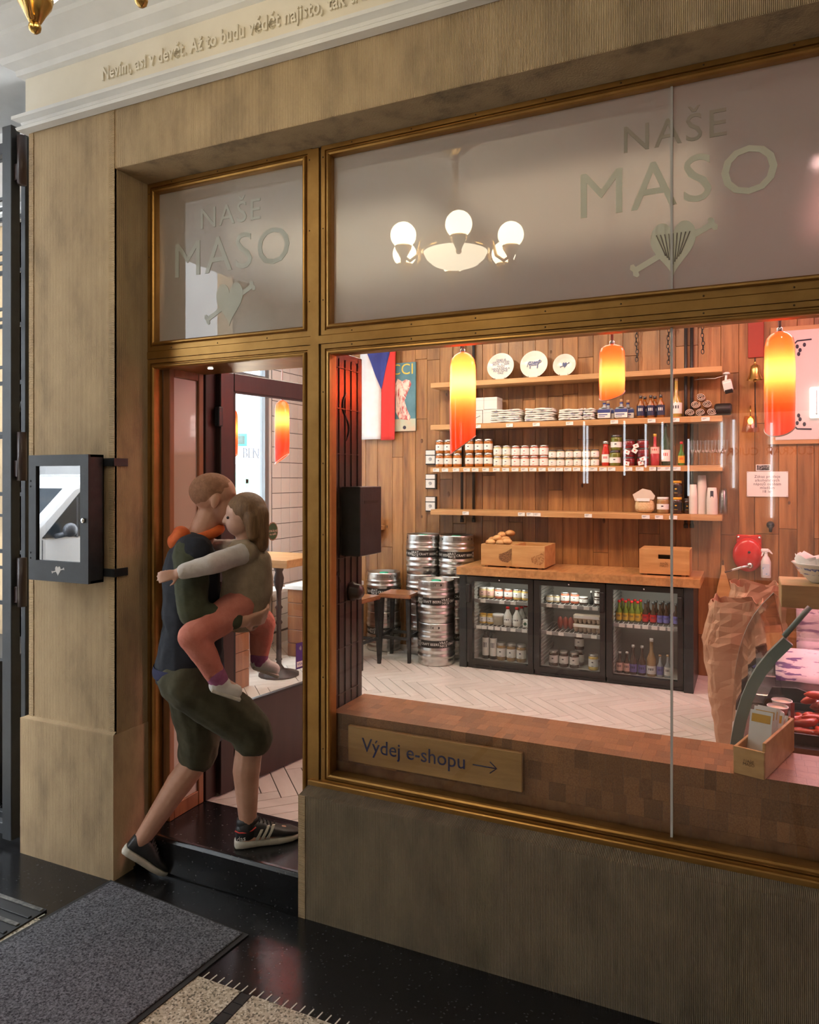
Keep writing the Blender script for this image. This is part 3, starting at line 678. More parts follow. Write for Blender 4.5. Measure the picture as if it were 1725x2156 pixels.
logo_marks('l', -2.135, 2.60, .15, yv, vin3, sg2)

# ================================================================== CHANDELIER IN THE ARCADE (mirrored in the frosted glass)
ch = thing('chandelier', 'brass arcade chandelier with glowing globes around a glass bowl', 'chandelier', (-1.63, -1.50, 3.9))
cx, cyy = -1.63, -1.50
lampg = emis('lit_opal_glass', (1, .84, .56), 11)
bowlg = emis('lit_bowl_glass', (1, .86, .62), 5)
B().lathe([(0, 3.904), (.14, 3.902), (.145, 3.875), (.10, 3.855), (.08, 3.82), (.03, 3.79), (.02, 3.77), (.018, 3.55), (.035, 3.53), (.035, 3.44), (.02, 3.42), (.045, 3.38), (.045, 3.30)], c=(cx, cyy, 0), n=24, capt=False).build('stem', M['brass'], ch)
B().lathe([(.045, 3.31), (.19, 3.31), (.20, 3.30), (.20, 3.215), (.212, 3.205), (.20, 3.195)], c=(cx, cyy, 0), n=32, capb=False, capt=False).build('drum', M['brass'], ch)
B().lathe([(0, 3.10), (.08, 3.108), (.14, 3.13), (.18, 3.165), (.198, 3.20)], c=(cx, cyy, 0), n=28, capt=False).build('bowl', bowlg, ch)
for k in range(6):
    a = R(66 + k*60); ca, sa = math.cos(a), math.sin(a)
    P = lambda r, z: (cx + r*ca, cyy + r*sa, z)
    ar = B().tube([P(.2, 3.26), P(.235, 3.27), P(.25, 3.22), P(.27, 3.14), P(.32, 3.10), P(.36, 3.12)], .009, 8)
    ar.sph(P(.365, 3.095), .018, 10, 6); ar.lathe([(.012, 3.10), (.03, 3.135), (.045, 3.16), (.05, 3.18), (.03, 3.182)], c=P(.365, 0), n=16)
    ao = ar.build('arm', M['brass'], ch)
    B().sph(P(.365, 3.245), .077, 20, 12).build('globe', lampg, ao)
# ================================================================== FURNITURE
class Proto:
    """first placement uses the prototype itself, later ones are copies with copies of the parts"""
    def __init__(s, root): s.root = root; s.used = False
    def place(s, loc, label=None, rz=0, group=None):
        if not s.used:
            s.used = True; o = s.root; o.location = loc; o.rotation_euler = (0, 0, rz)
            if label: o['label'] = label
            if group: o['group'] = group
            return o
        return copy_tree(s.root, loc, rz, label, None, group)
def bake_text(body, size):
    cu = bpy.data.curves.new('t', 'FONT'); cu.body = body; cu.size = size; cu.align_x = 'CENTER'; cu.align_y = 'CENTER'; cu.resolution_u = 2; cu.space_line = .85
    o = bpy.data.objects.new('t', cu); COL.objects.link(o); dg = bpy.context.evaluated_depsgraph_get(); me = bpy.data.meshes.new_from_object(o.evaluated_get(dg))
    r = ([(v.co.x, v.co.y) for v in me.vertices], [tuple(p.vertices) for p in me.polygons]); bpy.data.objects.remove(o); bpy.data.meshes.remove(me); return r
def bent(b, txt, r, z, a0):
    """flat text wrapped round a vertical cylinder, centred at angle a0"""
    b.add([((r)*math.cos(a0 + x/r), (r)*math.sin(a0 + x/r), z + y) for x, y in txt[0]], txt[1])
T_CB = bake_text('CRAFT BEERS', .030); T_VN = bake_text('VRÁT\nNICE', .032)

# ---- beer kegs
KH, KR = .372, .167
def make_keg():
    k = thing('beer_keg', '', 'beer keg', (0, 0, 0))
    r = KR
    prof = [(r*.90, 0), (r*.955, .006), (r*.955, .05), (r*.94, .062), (r*.975, .068), (r, .078), (r, .092), (r*.965, .10), (r*.965, .122), (r, .130), (r, .142), (r*.965, .15),
            (r*.965, .235), (r, .243), (r, .256), (r*.965, .264), (r*.965, .282), (r*.985, .289), (r*.985, .298), (r*.95, .306), (r*.955, .312), (r*.955, .362), (r*.95, KH), (r*.915, KH), (r*.91, .33), (r*.7, .335), (0, .345)]
    B().lathe(prof, n=40).build('keg_shell', M['steel'], k)
    B().lathe([(r*.972, .162), (r*.972, .226)], n=40, capb=False, capt=False).build('black_band', M['black'], k)
    b = B()
    for q in range(4):
        a = R(-118) + q*R(92); bent(b, T_VN, r*.9735, .193, a); bent(b, T_CB, r*.9735, .192, a + R(46))
    b.build('band_lettering', pm('band_white', (.75, .74, .70)), k)
    for a in (R(-50), R(130), R(-165)):
        b = B(); o_ = []
        for i in range(18):
            t = 2*PI*i/18; o_.append((max(-.022, min(.022, .034*math.cos(t))) + .012*math.cos(t), .012*math.sin(t)))
        b.add([(r*.9575*math.cos(a + x/r), r*.9575*math.sin(a + x/r), .338 + z) for x, z in o_], [tuple(range(18))])
        b.build('hand_hole', M['black'], k)
    b = B()
    for i in range(14):
        for j in range(5):
            a = R(-112) + i*.0105/r*1.0; z = .326 + j*.006
            b.add([(r*.957*math.cos(a + dx/r), r*.957*math.sin(a + dx/r), z + dz) for dx, dz in ((0,0),(.0055,0),(.0055,.0035),(0,.0035))], [(0,1,2,3)])
    b.build('embossed_grid', M['black'], k, kind='stuff')
    B().lathe([(.045, .345), (.042, .365), (0, .366)], n=16).build('tap_fitting', pm('green_cap', (.04, .45, .28), rough=.4), k)
    return k
keg = Proto(make_keg())
stacks = [('front stack beside the coolers', (-2.528, 3.405), 2, -18), ('tall stack behind the stool', (-2.806, 3.752), 3, 8), ('tall stack half behind the counter', (-2.471, 3.755), 3, 20), ('stack left of the stools', (-3.20, 3.70), 2, 12)]
lv = {2: ['lower', 'upper'], 3: ['bottom', 'middle', 'top']}
for nm, (x, y), n, rz in stacks:
    for i in range(n):
        keg.place((x, y, FZ + i*(KH+.0008)), f'steel beer keg, {lv[n][i]} one of the {nm}', R(rz + i*7), 'stacked steel beer kegs')

# ---- stools
M['stool_wood'] = pm('stool_wood', (.20, .075, .030), (.33, .14, .058), rough=.35, scale=3, st=(1, 7, 7), coat=.2)
def make_stool():
    s = thing('bar_stool', '', 'stool', (0, 0, 0)); h = .605; w = .155
    bm_ = bmesh.new(); bmesh.ops.create_cube(bm_, size=1)
    for v in bm_.verts: v.co = (v.co.x*2*w, v.co.y*2*w, h-.018 + v.co.z*.036)
    bmesh.ops.bevel(bm_, geom=bm_.edges[:], offset=.008, segments=2, affect='EDGES'); B().bm(bm_).build('seat', M['stool_wood'], s)
    for sx in (-1, 1):
        for sy in (-1, 1):
            b = B(); t, o_ = .019, .013
            X, Y = sx*(w-.028), sy*(w-.028); X2, Y2 = sx*(w-.012), sy*(w-.012)
            vs = [(X+a*t, Y+c*t, h-.034) for a, c in ((-1,-1),(1,-1),(1,1),(-1,1))] + [(X2+a*o_, Y2+c*o_, 0) for a, c in ((-1,-1),(1,-1),(1,1),(-1,1))]
            b.add(vs, [(0,1,2,3),(7,6,5,4),(0,4,5,1),(1,5,6,2),(2,6,7,3),(3,7,4,0)]); b.build('leg', M['black'], s)
    q = w-.02
    for a, c in (((-q,-q),(q,-q)), ((q,-q),(q,q)), ((q,q),(-q,q)), ((-q,q),(-q,-q))):
        dx, dy = c[0]-a[0], c[1]-a[1]; horiz = abs(dx) > abs(dy)
        (B().box(min(a[0],c[0]), max(a[0],c[0]), a[1]-.008, a[1]+.008, .20, .225) if horiz else B().box(a[0]-.008, a[0]+.008, min(a[1],c[1]), max(a[1],c[1]), .215, .24)).build('stretcher', M['black'], s)
    return s
stl = Proto(make_stool())
stl.place((-2.885, 3.405, FZ), 'wooden bar stool with black legs standing before the tall keg stack', R(4), 'bar stools')
stl.place((-3.13, 3.03, FZ), 'wooden bar stool with black legs half hidden by the brown door leaf', R(-6), 'bar stools')

# ---- counter with bottle coolers
M['counter_steel'] = pm('dark_counter_steel', (.030, .034, .036), (.042, .046, .048), rough=.38, scale=4, metal=.3)
M['cooler_black'] = pm('cooler_black', (.022, .021, .020), rough=.3, coat=.1)
M['block_top'] = pm('oak_block_top', (.34, .15, .05), (.56, .29, .11), rough=.4, scale=9, st=(3, .8, 3), detail=6, rnd=.13, lo=.3, hi=.7)
ct = thing('steel_counter', 'dark steel side panels carrying the wooden counter over the coolers', 'counter', (-1.3, 3.6, FZ))
B().cbox(-2.292, -2.222, 3.36, 3.92, FZ, .978, .003).build('side_panel', M['counter_steel'], ct)
B().cbox(-.446, -.376, 3.335, 3.92, FZ, .978, .003).build('side_panel', M['counter_steel'], ct)
B().box(-2.22, -.446, 3.42, 3.46, .95, .978).build('cross_bar', M['counter_steel'], ct)
tp = thing('block_worktop', 'oak block counter top over the three bottle coolers', 'counter top', (-1.3, 3.6, .979))
x = -2.302; rq = random.Random(5); k = 0
while x < -.33:
    wd = rq.uniform(.028, .05); x2 = min(x+wd, -.328)
    B().box(x, x2, 3.318, 3.925, .979, 1.043).build('wood_stave', M['block_top'], tp); x = x2
# coolers
M['cooler_in'] = pm('cooler_lining', (.42, .41, .38), rough=.5)
M['strip'] = pm('price_strip', (.30, .30, .30), rough=.4)
def make_cooler(handle_right, x0, x1, shelves):
    xm = (x0+x1)/2; nm = {0: 'left', 1: 'middle', 2: 'right'}[shelves[0]]
    c = thing('bottle_cooler', f'{nm} one of three black glass door coolers under the counter', 'cooler', (xm, 3.6, FZ), group='under-counter bottle coolers')
    z0, z1 = FZ+.004, .948; y0, y1 = 3.40, 3.90
    b = B().box(x0, x0+.035, y0, y1, z0, z1).box(x1-.035, x1, y0, y1, z0, z1).box(x0, x1, y0, y1, z1-.03, z1).box(x0, x1, y0, y1, z0, FZ+.05).box(x0, x1, y1-.03, y1, z0, z1)
    b.build('cabinet', M['cooler_black'], c)
    b = B().box(x0+.035, x0+.039, y0+.01, y1-.03, .222, z1-.03).box(x1-.039, x1-.035, y0+.01, y1-.03, .222, z1-.03).box(x0+.037, x1-.037, y1-.036, y1-.031, .222, z1-.03).box(x0+.037, x1-.037, y0+.01, y1-.03, .2195, .2235)
    for i in range(20): b.box(x0+.037, x0+.046, y0+.02, y1-.04, .25+i*.032, .262+i*.032)
    b.build('lining', M['cooler_in'], c)
    d = B().box(x0+.002, x1-.002, 3.345, 3.397, .925, .965).box(x0+.002, x1-.002, 3.345, 3.397, .222, .247).box(x0+.002, x0+.05, 3.345, 3.397, .247, .925).box(x1-.044, x1-.002, 3.345, 3.397, .247, .925).build('door', M['cooler_black'], c)
    B().box(x0+.05, x1-.044, 3.365, 3.370, .247, .925).build('door_pane', M['glass_thin'], d)
    hx = x1-.04 if handle_right else x0+.004
    B().cbox(hx-.004, hx+.03, 3.322, 3.347, .74, .90, .004).build('handle', M['black'], d)
    B().lathe([(.008, 0), (.006, .005), (0, .006)], n=12, M=Matrix.Translation((xm, 3.345, .945)) @ Matrix.Rotation(PI/2, 4, 'X')).build('lock', M['chrome'], d)
    B().box(x0+.004, x1-.004, 3.37, 3.40, FZ+.005, .216).build('plinth', M['cooler_black'], c)
    b = B()
    for i in range(6): b.box(x0+.05+i*.085, x0+.115+i*.085, 3.367, 3.372, .188, .197)
    b.build('vent_slots', M['black'], c, kind='stuff')
    for i, zz in enumerate(shelves[1]):
        s = B()
        for q in range(14): s.box(x0+.04+q*.038, x0+.043+q*.038, 3.43, 3.86, zz-.004, zz-.001)
        s.box(x0+.04, x1-.04, 3.43, 3.435, zz-.006, zz-.001).box(x0+.04, x1-.04, 3.85, 3.855, zz-.006, zz-.001)
        so = s.build('wire_shelf', M['white'], c)
        B().box(x0+.04, x1-.044, 3.422, 3.428, zz-.030, zz-.002).build('price_rail', M['strip'], so)
        for tx in shelves[2][i]: B().box(x0+.04+tx, x0+.085+tx, 3.418, 3.4225, zz-.029, zz-.003).build('price_tag', M['paper'], so)
    l = bpy.data.lights.new('cooler_lamp', 'AREA'); l.energy = .55; l.size = .3; l.shape = 'RECTANGLE'; l.size_y = .05; l.color = (1, .93, .82)
    lo = bpy.data.objects.new('cooler_lamp', l); COL.objects.link(lo); lo.location = (xm, 3.44, .905); lo.rotation_euler = (R(25), 0, 0)
    return c
make_cooler(False, -2.216, -1.628, (0, [.762, .532], [[.06, .23, .33], [.02, .07, .13, .19, .25, .33, .43]]))
make_cooler(True, -1.624, -1.036, (1, [.764, .534], [[.05, .15, .26, .36, .43], [.05, .15, .30, .42]]))
make_cooler(True, -1.032, -.448, (2, [.647], [[.05, .11, .17, .23, .30, .36, .42]]))

# ---- wall shelves on black steel poles
sh = []
for i, (z, lab) in enumerate(((2.706, 'topmost oak wall shelf, carrying the plates'), (2.314, 'second oak wall shelf, carrying towels and bottles'), (1.918, 'third oak wall shelf, carrying rows of jars'), (1.522, 'lowest oak wall shelf, carrying paper cups'))):
    s = thing('wall_shelf', lab, 'shelf', (-1.44, 3.8, z-.045), group='oak wall shelves')
    B().cbox(-2.70, -.185, 3.68, 3.925, z-.045, z, .002).build('shelf_board', M['oak_x'], s)
    B().box(-2.70, -.185, 3.676, 3.681, z-.047, z-.012).build('tag_rail', M['oak_x'], s) if i in (1, 2, 3) else None
    sh.append(s)
for s, z, L in ((sh[1], 2.314, TAG2), (sh[2], 1.918, TAG3), (sh[3], 1.522, TAG4)):
    for x in L:
        t = B().box(x-.031, x+.031, 3.668, 3.6755, z-.042, z-.012).build('price_tag', M['paper'], s)
        B().box(x-.024, x+.006, 3.6672, 3.6681, z-.022, z-.019).box(x-.024, x-.004, 3.6672, 3.6681, z-.030, z-.0275).build('print', M['ink'], t)
for x, lab in ((-2.455, 'left front'), (-2.352, 'left rear'), (-.469, 'right front'), (-.425, 'right rear')):
    p = thing('shelf_pole', f'{lab} black steel pole holding the oak shelves', 'pole', (x, 3.9, 1.40), group='shelf poles')
    yy = 3.86 if 'front' in lab else 3.90
    B().tube([(x, yy, 1.42), (x, yy, 3.6)], .0135, 10).build('tube', M['iron'], p)
    B().lathe([(.018, 1.40), (.018, 1.43), (.014, 1.435)], c=(x, yy, 0), n=12).build('end_cap', M['black'], p)

# ---- butcher block bench in the window
M['block'] = pm('butcher_block', (.21, .080, .028), (.34, .15, .055), rough=.38, scale=14, st=(1, 1, 1), detail=6, rnd=.28, coat=.15)
bn = thing('butcher_block_bench', 'thick end-grain butcher block bench behind the shop window', 'bench', (-.7, .22, .53))
cub = B().box(0, 1, 0, 1, 0, 1).build('wood_block', M['block']); cmesh = cub.data; bpy.data.objects.remove(cub)
rb = random.Random(9); rest = B()
def row(y0, y1, z0, z1, xa, xb, xo):
    x = xa
    while x < xb - .001:
        wd = rb.choice((.038, .044, .05, .056, .062)); x2 = min(xb, x+wd)
        if xb - x2 < .02: x2 = xb
        if x < xo:
            o = bpy.data.objects.new('wood_block', cmesh); COL.objects.link(o); setp(o, bn); o.location = Vector((x, y0, z0)) - Vector(bn.location); o.scale = (x2-x-.0004, y1-y0-.0004, z1-z0-.0004)
        else: rest.box(x, x2-.0004, y0, y1-.0004, z0, z1-.0004)
        x = x2
zt = [.535, .602, .670, .738, .806]
for j in range(4): row(.075, .135, zt[j], zt[j+1], -1.63, 1.66, (.22 if j else -9))
for j in range(4): row(.135+j*.06, .195+j*.06, .738, .806, -1.63, 1.66, .10)
rest.build('far_blocks', M['block'], bn, kind='stuff')
B().box(-1.628, 1.66, .136, .374, .535, .737).build('core', M['block'], bn)
sgn = thing('pickup_sign', 'oak board reading Výdej e-shopu with an arrow, leaning in the window', 'sign', (-1.156, .066, .617))
B().cbox(-1.534, -.778, .050, .070, .619, .769, .002).build('board', pm('sign_oak', (.30, .145, .04), (.52, .28, .095), rough=.45, scale=2.5, st=(.7, 8, 6), detail=10, lo=.3, hi=.7, bump=.05), sgn)
navy = pm('navy_lettering', (.012, .015, .09), rough=.5)
text('lettering', 'Výdej e-shopu', navy, (-1.235, .0492, .696), .082, sgn, ext=.0006, sx=.98)
b = B().tube([(-.975, .0492, .695), (-.88, .0492, .695)], .0022, 6); b.tube([(-.905, .0492, .717), (-.878, .0492, .695), (-.905, .0492, .673)], .0022, 6); b.build('arrow', navy, sgn)

# ---- bar table by the street window (seen through the open door)
tb = thing('bar_table', 'tall bar table with wooden top and cast iron leg inside the doorway', 'table', (-3.60, 2.45, FZ))
B().cbox(-3.95, -3.30, 2.2, 2.75, 1.10, 1.165, .004).build('table_top', M['oak_x'], tb)
B().lathe([(.17, 0), (.17, .015), (.05, .05), (.022, .09), (.022, .12), (.03, .13), (.022, .14), (.02, .42), (.032, .44), (.02, .46), (.024, .55), (.034, .565), (.02, .585), (.022, .70), (.038, .75), (.044, .81), (.03, .86), (.04, .88), (.05, .93)], c=(-3.565, 2.47, FZ), n=16).build('leg', M['iron'], tb)
for i, (x, y, w1, h1, lab) in enumerate(((-3.9, 1.85, .62, .72, 'brown wooden counter box with dark top behind the door glass'), (-3.62, 3.30, .5, .62, 'low wooden crate bench beneath the bar table'))):
    t = thing('wooden_bench', lab, 'bench', (x, y, FZ))
    for k in range(5): B().cbox(x-w1/2, x+w1/2, y-.25, y+.25, FZ+.002+k*h1/5, FZ+(k+1)*h1/5-.003, .002).build('board', mah, t)
    B().cbox(x-w1/2-.02, x+w1/2+.02, y-.27, y+.27, FZ+h1, FZ+h1+.04, .003).build('top_board', M['brown_lac'] if i == 0 else M['white'], t)

# ---- pendant lamps
def pendant(x, y, zb, zt, r, rot, watt, lab, slant, bulb, wire=3.6, col=(.92, .085, .022)):
    p = thing('pendant_lamp', lab, 'pendant lamp', (x, y, zb), group='red glass pendant lamps')
    n = 28; vs = []; fs = []; hz = zt - zb; prof = [(r*.96, 0)]
    rows = [0, .12, .3, .5, .7, .86, .93, .965, .99, 1.0]; radf = [.97, .98, 1, 1, .99, .97, .86, .66, .38, .12]
    for q, rf in zip(rows, radf):
        for i in range(n):
            a = 2*PI*i/n; z = zb + hz*q
            if q < .5: z += slant*(math.cos(a - rot)*.5+.5)*(1-q/.5)
            vs.append((x + r*rf*math.cos(a), y + r*rf*math.sin(a), z))
    for j in range(len(rows)-1):
        for i in range(n): fs.append((j*n+i, j*n+(i+1)%n, (j+1)*n+(i+1)%n, (j+1)*n+i))
    B().add(vs, fs, True).build('glass_shade', shadem('red_lamp_glass', col), p)
    b = B(); ring = vs[:n] + [vs[0]]; b.tube(ring, .0028, 6, cap=False); b.build('cut_rim', pm('pale_glass_rim', (.85, .62, .5), rough=.2), p)
    B().tube([(x, y, zt-.004), (x, y, wire)], .0065, 8).build('rod', pm('rose_rod', (.55, .42, .40), rough=.3), p)
    B().lathe([(r*.2, zt-.006), (r*.2, zt+.012), (.008, zt+.016)], c=(x, y, 0), n=14).build('cap', M['chrome'], p)
    B().tube([(x, y, zt-.01), (x, y, zb+hz*bulb+.05)], .011, 8).build('socket', M['chrome'], p)
    point('bulb_light', (0, 0, hz*bulb), watt, (1, .72, .40), .022, p)
pendant(-1.298, .8, 1.930, 2.445, .066, R(25), 9, 'leftmost red pendant lamp in the window, its slanted cut open to the right', .095, .70)
pendant(-.567, .8, 2.165, 2.428, .058, R(65), 2.6, 'short red pendant lamp in the middle of the window', .06, .45)
pendant(.122, .8, 1.985, 2.430, .060, R(75), 4, 'long red pendant lamp at the right edge of the window', .08, .62)
pendant(-3.655, 1.95, 1.93, 2.36, .058, R(25), 2.2, 'red pendant lamp by the street window, left of two in the doorway', .07, .62)
pendant(-3.45, 2.35, 1.93, 2.45, .060, R(25), 4, 'red pendant lamp by the street window, right of two in the doorway', .085, .70)
# ================================================================== GOODS
def gm_(n, c, rough=.15, coat=.4): return pm(n, c, tuple(min(1, v*1.35) for v in c), rough=rough, scale=30, coat=coat, rnd=.08)
G = dict(amber=gm_('amber_preserve', (.33, .10, .012)), cream=gm_('cream_preserve', (.55, .42, .22)), rose=gm_('rose_spread', (.42, .11, .06)), white=gm_('pale_spread', (.50, .40, .25)),
         green=gm_('pickle_green', (.12, .13, .02)), red=gm_('dark_red_preserve', (.16, .015, .018)), honey=gm_('herb_mix', (.25, .15, .06)), dark=gm_('dark_preserve', (.05, .025, .015)), yellow=gm_('yellow_spread', (.62, .42, .12)), tomato=gm_('tomato_juice', (.45, .03, .02)))
M['lid_steel'] = pm('tin_lid', (.58, .57, .54), rough=.3, metal=.9)
M['lid_dark'] = pm('dark_lid', (.10, .10, .10), rough=.35, metal=.6)
M['lid_white'] = pm('white_lid', (.72, .71, .68), rough=.4)
M['lid_yellow'] = pm('yellow_lid', (.62, .33, .03), rough=.4)
M['lid_red'] = pm('red_cap', (.55, .02, .02), rough=.35)
M['cork'] = pm('cork', (.50, .32, .17), rough=.8)
M['label_pink'] = pm('rose_label', (.72, .45, .38), rough=.6)
def mkjar(r, h, content, lid, lab='paper', band=(.22, .70), mark='ink', cat='jar', name='jar'):
    j = thing(name, '', cat, (0, 0, 0))
    B().lathe([(r*.86, 0), (r*.97, h*.03), (r, h*.08), (r, h*.76), (r*.93, h*.84), (r*.86, h*.86)], n=18).build('glass_body', G[content], j)
    B().lathe([(r*.92, h*.855), (r*.94, h*.865), (r*.94, h*.985), (r*.90, h)], n=18).build('lid', M[lid], j)
    lb = B().lathe([(r*1.012, h*band[0]), (r*1.012, h*band[1])], n=18, capb=False, capt=False).build('label', M[lab], j)
    b = B(); zc = h*(band[0]*.4+band[1]*.6)
    for dx, dz, w1, h1 in ((0, 0, .36, .035), (0, -.11*h*2.2, .62, .014), (-.1*r, -.15*h*2.2, .4, .012)):
        if abs(dz) > h*(band[1]-band[0])*.62: continue
        a0, a1 = -PI/2 + (dx/r - w1/2)*1.0, -PI/2 + (dx/r + w1/2)*1.0
        b.add([(r*1.02*math.cos(a), r*1.02*math.sin(a), zc+dz+s*h*h1) for s in (-1, 1) for a in (a0, (a0+a1)/2, a1)], [(0,1,4,3),(1,2,5,4)])
    b.build('print', M[mark], lb)
    return Proto(j)
def mkbottle(name, prof, glass, lab=None, labz=None, labr=None, cap=None, capz=None, capr=None, cat='bottle', mark=None):
    j = thing(name, '', cat, (0, 0, 0))
    B().lathe(prof, n=18).build('glass_body', glass, j)
    if lab:
        l = B().lathe([(labr, labz[0]), (labr, labz[1])], n=18, capb=False, capt=False).build('label', lab, j)
        if mark:
            zc = labz[0]*.4+labz[1]*.6; hh = (labz[1]-labz[0])*.14
            b = B(); b.add([(labr*1.015*math.cos(a), labr*1.015*math.sin(a), zc+s*hh) for s in (-1, 1) for a in (-PI/2-.5, -PI/2, -PI/2+.5)], [(0,1,4,3),(1,2,5,4)])
            b.build('print', mark, l)
    if cap: B().lathe([(capr, capz[0]), (capr, capz[1]-.002), (capr*.85, capz[1])], n=12).build('cap', cap, j)
    return Proto(j)
SZ = {1: 2.706, 2: 2.314, 3: 1.918, 4: 1.522}; SY = 3.77
pos = lambda i, n: ORD[i] + ' from left'
# --- third shelf: rows of jars
p = mkjar(.041, .127, 'amber', 'lid_steel', band=(.22, .66))
for i, (x, r) in enumerate(AMBER):
    for q in (0, 1): p.place((x, SY, SZ[3]+.001+q*.128), f'amber jar, {pos(i, 6)} in the {("lower", "upper")[q]} row of tall amber jars', group='tall amber jars on the third shelf')
p = mkjar(.039, .095, 'cream', 'lid_steel', band=(.15, .72))
for i, (x, r) in enumerate(CREAMJ):
    for q in (0, 1): p.place((x, SY, SZ[3]+.001+q*.096), f'cream jar right of the tall amber jars, {("left", "right")[i]} column, {("lower", "upper")[q]} one', group='cream jars on the third shelf')
p = mkjar(.0405, .0935, 'rose', 'lid_steel', band=(.10, .74), mark='lid_red')
for i, (x, r) in enumerate(PINKJ):
    for q in (0, 1): p.place((x, SY, SZ[3]+.001+q*.0945), f'rosy jar with white label, {pos(i, 4)} in the {("lower", "upper")[q]} row', group='rosy jars on the third shelf')
p = mkjar(.0355, .0715, 'white', 'lid_dark', band=(.12, .74))
for i, (x, r) in enumerate(WHITEJ):
    for q in (0, 1): p.place((x, SY, SZ[3]+.001+q*.0725), f'small pale jar with dark lid, {pos(i, 6)} in the {("lower", "upper")[q]} row', group='small pale jars on the third shelf')
z = SZ[3]+.001
bpf = lambda r, h, neck=.4, sh=.6: [(r*.9, 0), (r, .006), (r, h*sh), (r*neck, h*(sh+.2)), (r*neck*.9, h*.96), (r*neck, h)]
mkbottle('sauce_bottle', [(.030, 0), (.033, .006), (.033, .12), (.022, .165), (.022, .19)], G['tomato'], M['paper'], (.03, .10), .0335, M['lid_steel'], (.188, .213), .025, mark=M['lid_red']).place((-1.107, SY, z), 'red sauce bottle with tin lid beside the green pickle jars')
p = mkjar(.047, .131, 'green', 'lid_dark', band=(.2, .55))
p.place((-1.028, SY, z), 'green pickle jar with white label, lower of two', group='green pickle jars'); p.place((-1.018, SY, z+.1315), 'green pickle jar with white label, upper of two', group='green pickle jars')
p = mkjar(.050, .073, 'red', 'lid_dark', lab='lid_dark', band=(.3, .35))
for i, x in enumerate((-.914, -.802)):
    for q in range(3): p.place((x, SY, z+q*.0735), f'dark red preserve jar, {("lowest", "middle", "top")[q]} in the {("left", "right")[i]} stack of tagged jars', group='dark red preserve jars')
for i, (x, dz, a) in enumerate(((-.922, .115, 25), (-.85, .165, -20), (-.86, .125, 30), (-.795, .055, -25), (-.925, .02, 10), (-.81, .022, -12))):
    t = thing('gift_tag', f'white paper tag hanging on the dark red jars, {pos(i, 6)} listed' if False else f'white square tag tied to the dark red jars, {("left middle", "upper right", "centre", "right", "lower left", "lower right")[i]} one', 'tag', (x, 3.712, z+dz), group='tags on preserve jars')
    c_ = B().box(-.022, .022, -.001, .001, -.017, .017, M=Matrix.Translation((x, 3.712, z+dz)) @ Matrix.Rotation(R(a), 4, 'Y')).build('card', M['paper'], t)
    B().prism(heart(x, z+dz, .012, .014), 3.7095, 3.7108, 'y').build('print', M['lid_red'], c_)
rg = gm_('red_glass', (.40, .03, .04)); dgm = gm_('dark_green_glass', (.012, .03, .015), .08); gg = gm_('green_glass', (.05, .16, .02), .08)
mkbottle('cordial_bottle', bpf(.036, .245, .36, .5), rg, M['label_pink'], (.10, .155), .0368, M['lid_yellow'], (.243, .266), .015, mark=M['lid_red']).place((-.704, SY, z), 'red cordial bottle with gold cap and pink label')
mkbottle('wine_bottle', bpf(.034, .33, .38, .58), dgm, M['paper'], (.035, .13), .0348, M['black'], (.325, .35), .014, mark=M['lid_red']).place((-.618, SY, z), 'dark green wine bottle with red printed label')
mkbottle('liqueur_bottle', bpf(.026, .18, .4, .5), gg, M['lid_yellow'], (.02, .08), .0266, M['lid_red'], (.175, .197), .012, mark=M['lid_red']).place((-.497, SY, z), 'small green bottle with red cap and yellow label')
wgm = glassm('wine_glass', (.93, .95, .94), .10)
j = thing('wine_glass', '', 'wine glass'); B().lathe([(.028, 0), (.027, .003), (.005, .008), (.0035, .02), (.0035, .085), (.008, .095), (.020, .115), (.0245, .145), (.024, .18), (.021, .205)], n=16, capt=False).build('glass_body', wgm, j); p = Proto(j)
for i, x in enumerate(GLASSES): p.place((x, SY, z), f'upright stemmed wine glass on the third shelf, front row, {pos(i, 6)}', group='wine glasses on the shelf')
for i, x in enumerate((-.386, -.331, -.277, -.228)): p.place((x, SY+.075, z), f'upright stemmed wine glass on the third shelf, back row, {pos(i, 4)}', group='wine glasses on the shelf')
# --- second shelf: boxes, towels, bottles, rolls
z = SZ[2]+.001
bxm = pm('white_carton', (.66, .64, .62), rough=.6)
for i, (x0, x1, z0, z1, lab) in enumerate(((-2.285, -2.187, .121, .238, 'white gift box, upper left in the stack of four'), (-2.185, -2.06, .126, .238, 'white gift box, upper right in the stack of four'), (-2.285, -2.20, 0, .12, 'white gift box with black mark, lower left in the stack of four'), (-2.195, -2.075, 0, .125, 'white gift box, lower right in the stack of four'))):
    t = thing('gift_box', lab, 'box', ((x0+x1)/2, SY, z+z0), group='white gift boxes')
    B().cbox(x0, x1, SY-.06, SY+.10, z+z0, z+z1-.002, .002).build('carton', bxm, t)
    B().box(x0-.0005, x1+.0005, SY-.0605, SY+.1, z+z1-.03, z+z1-.0285).build('lid_line', pm('box_shadow_line', (.3, .28, .27)), t)
    if i == 2: B().prism(bone((x0+x1)/2, z+.06, .04, .004, R(25)), SY-.0612, SY-.06, 'y').build('print', M['ink'], t)
tw = pm('blue_print_linen', (.72, .69, .64), (.10, .11, .30), rough=.9, scale=55, st=(.35, 1, 2.2), lo=.60, hi=.66, detail=2, bump=.3, bscale=90, rnd=.03)
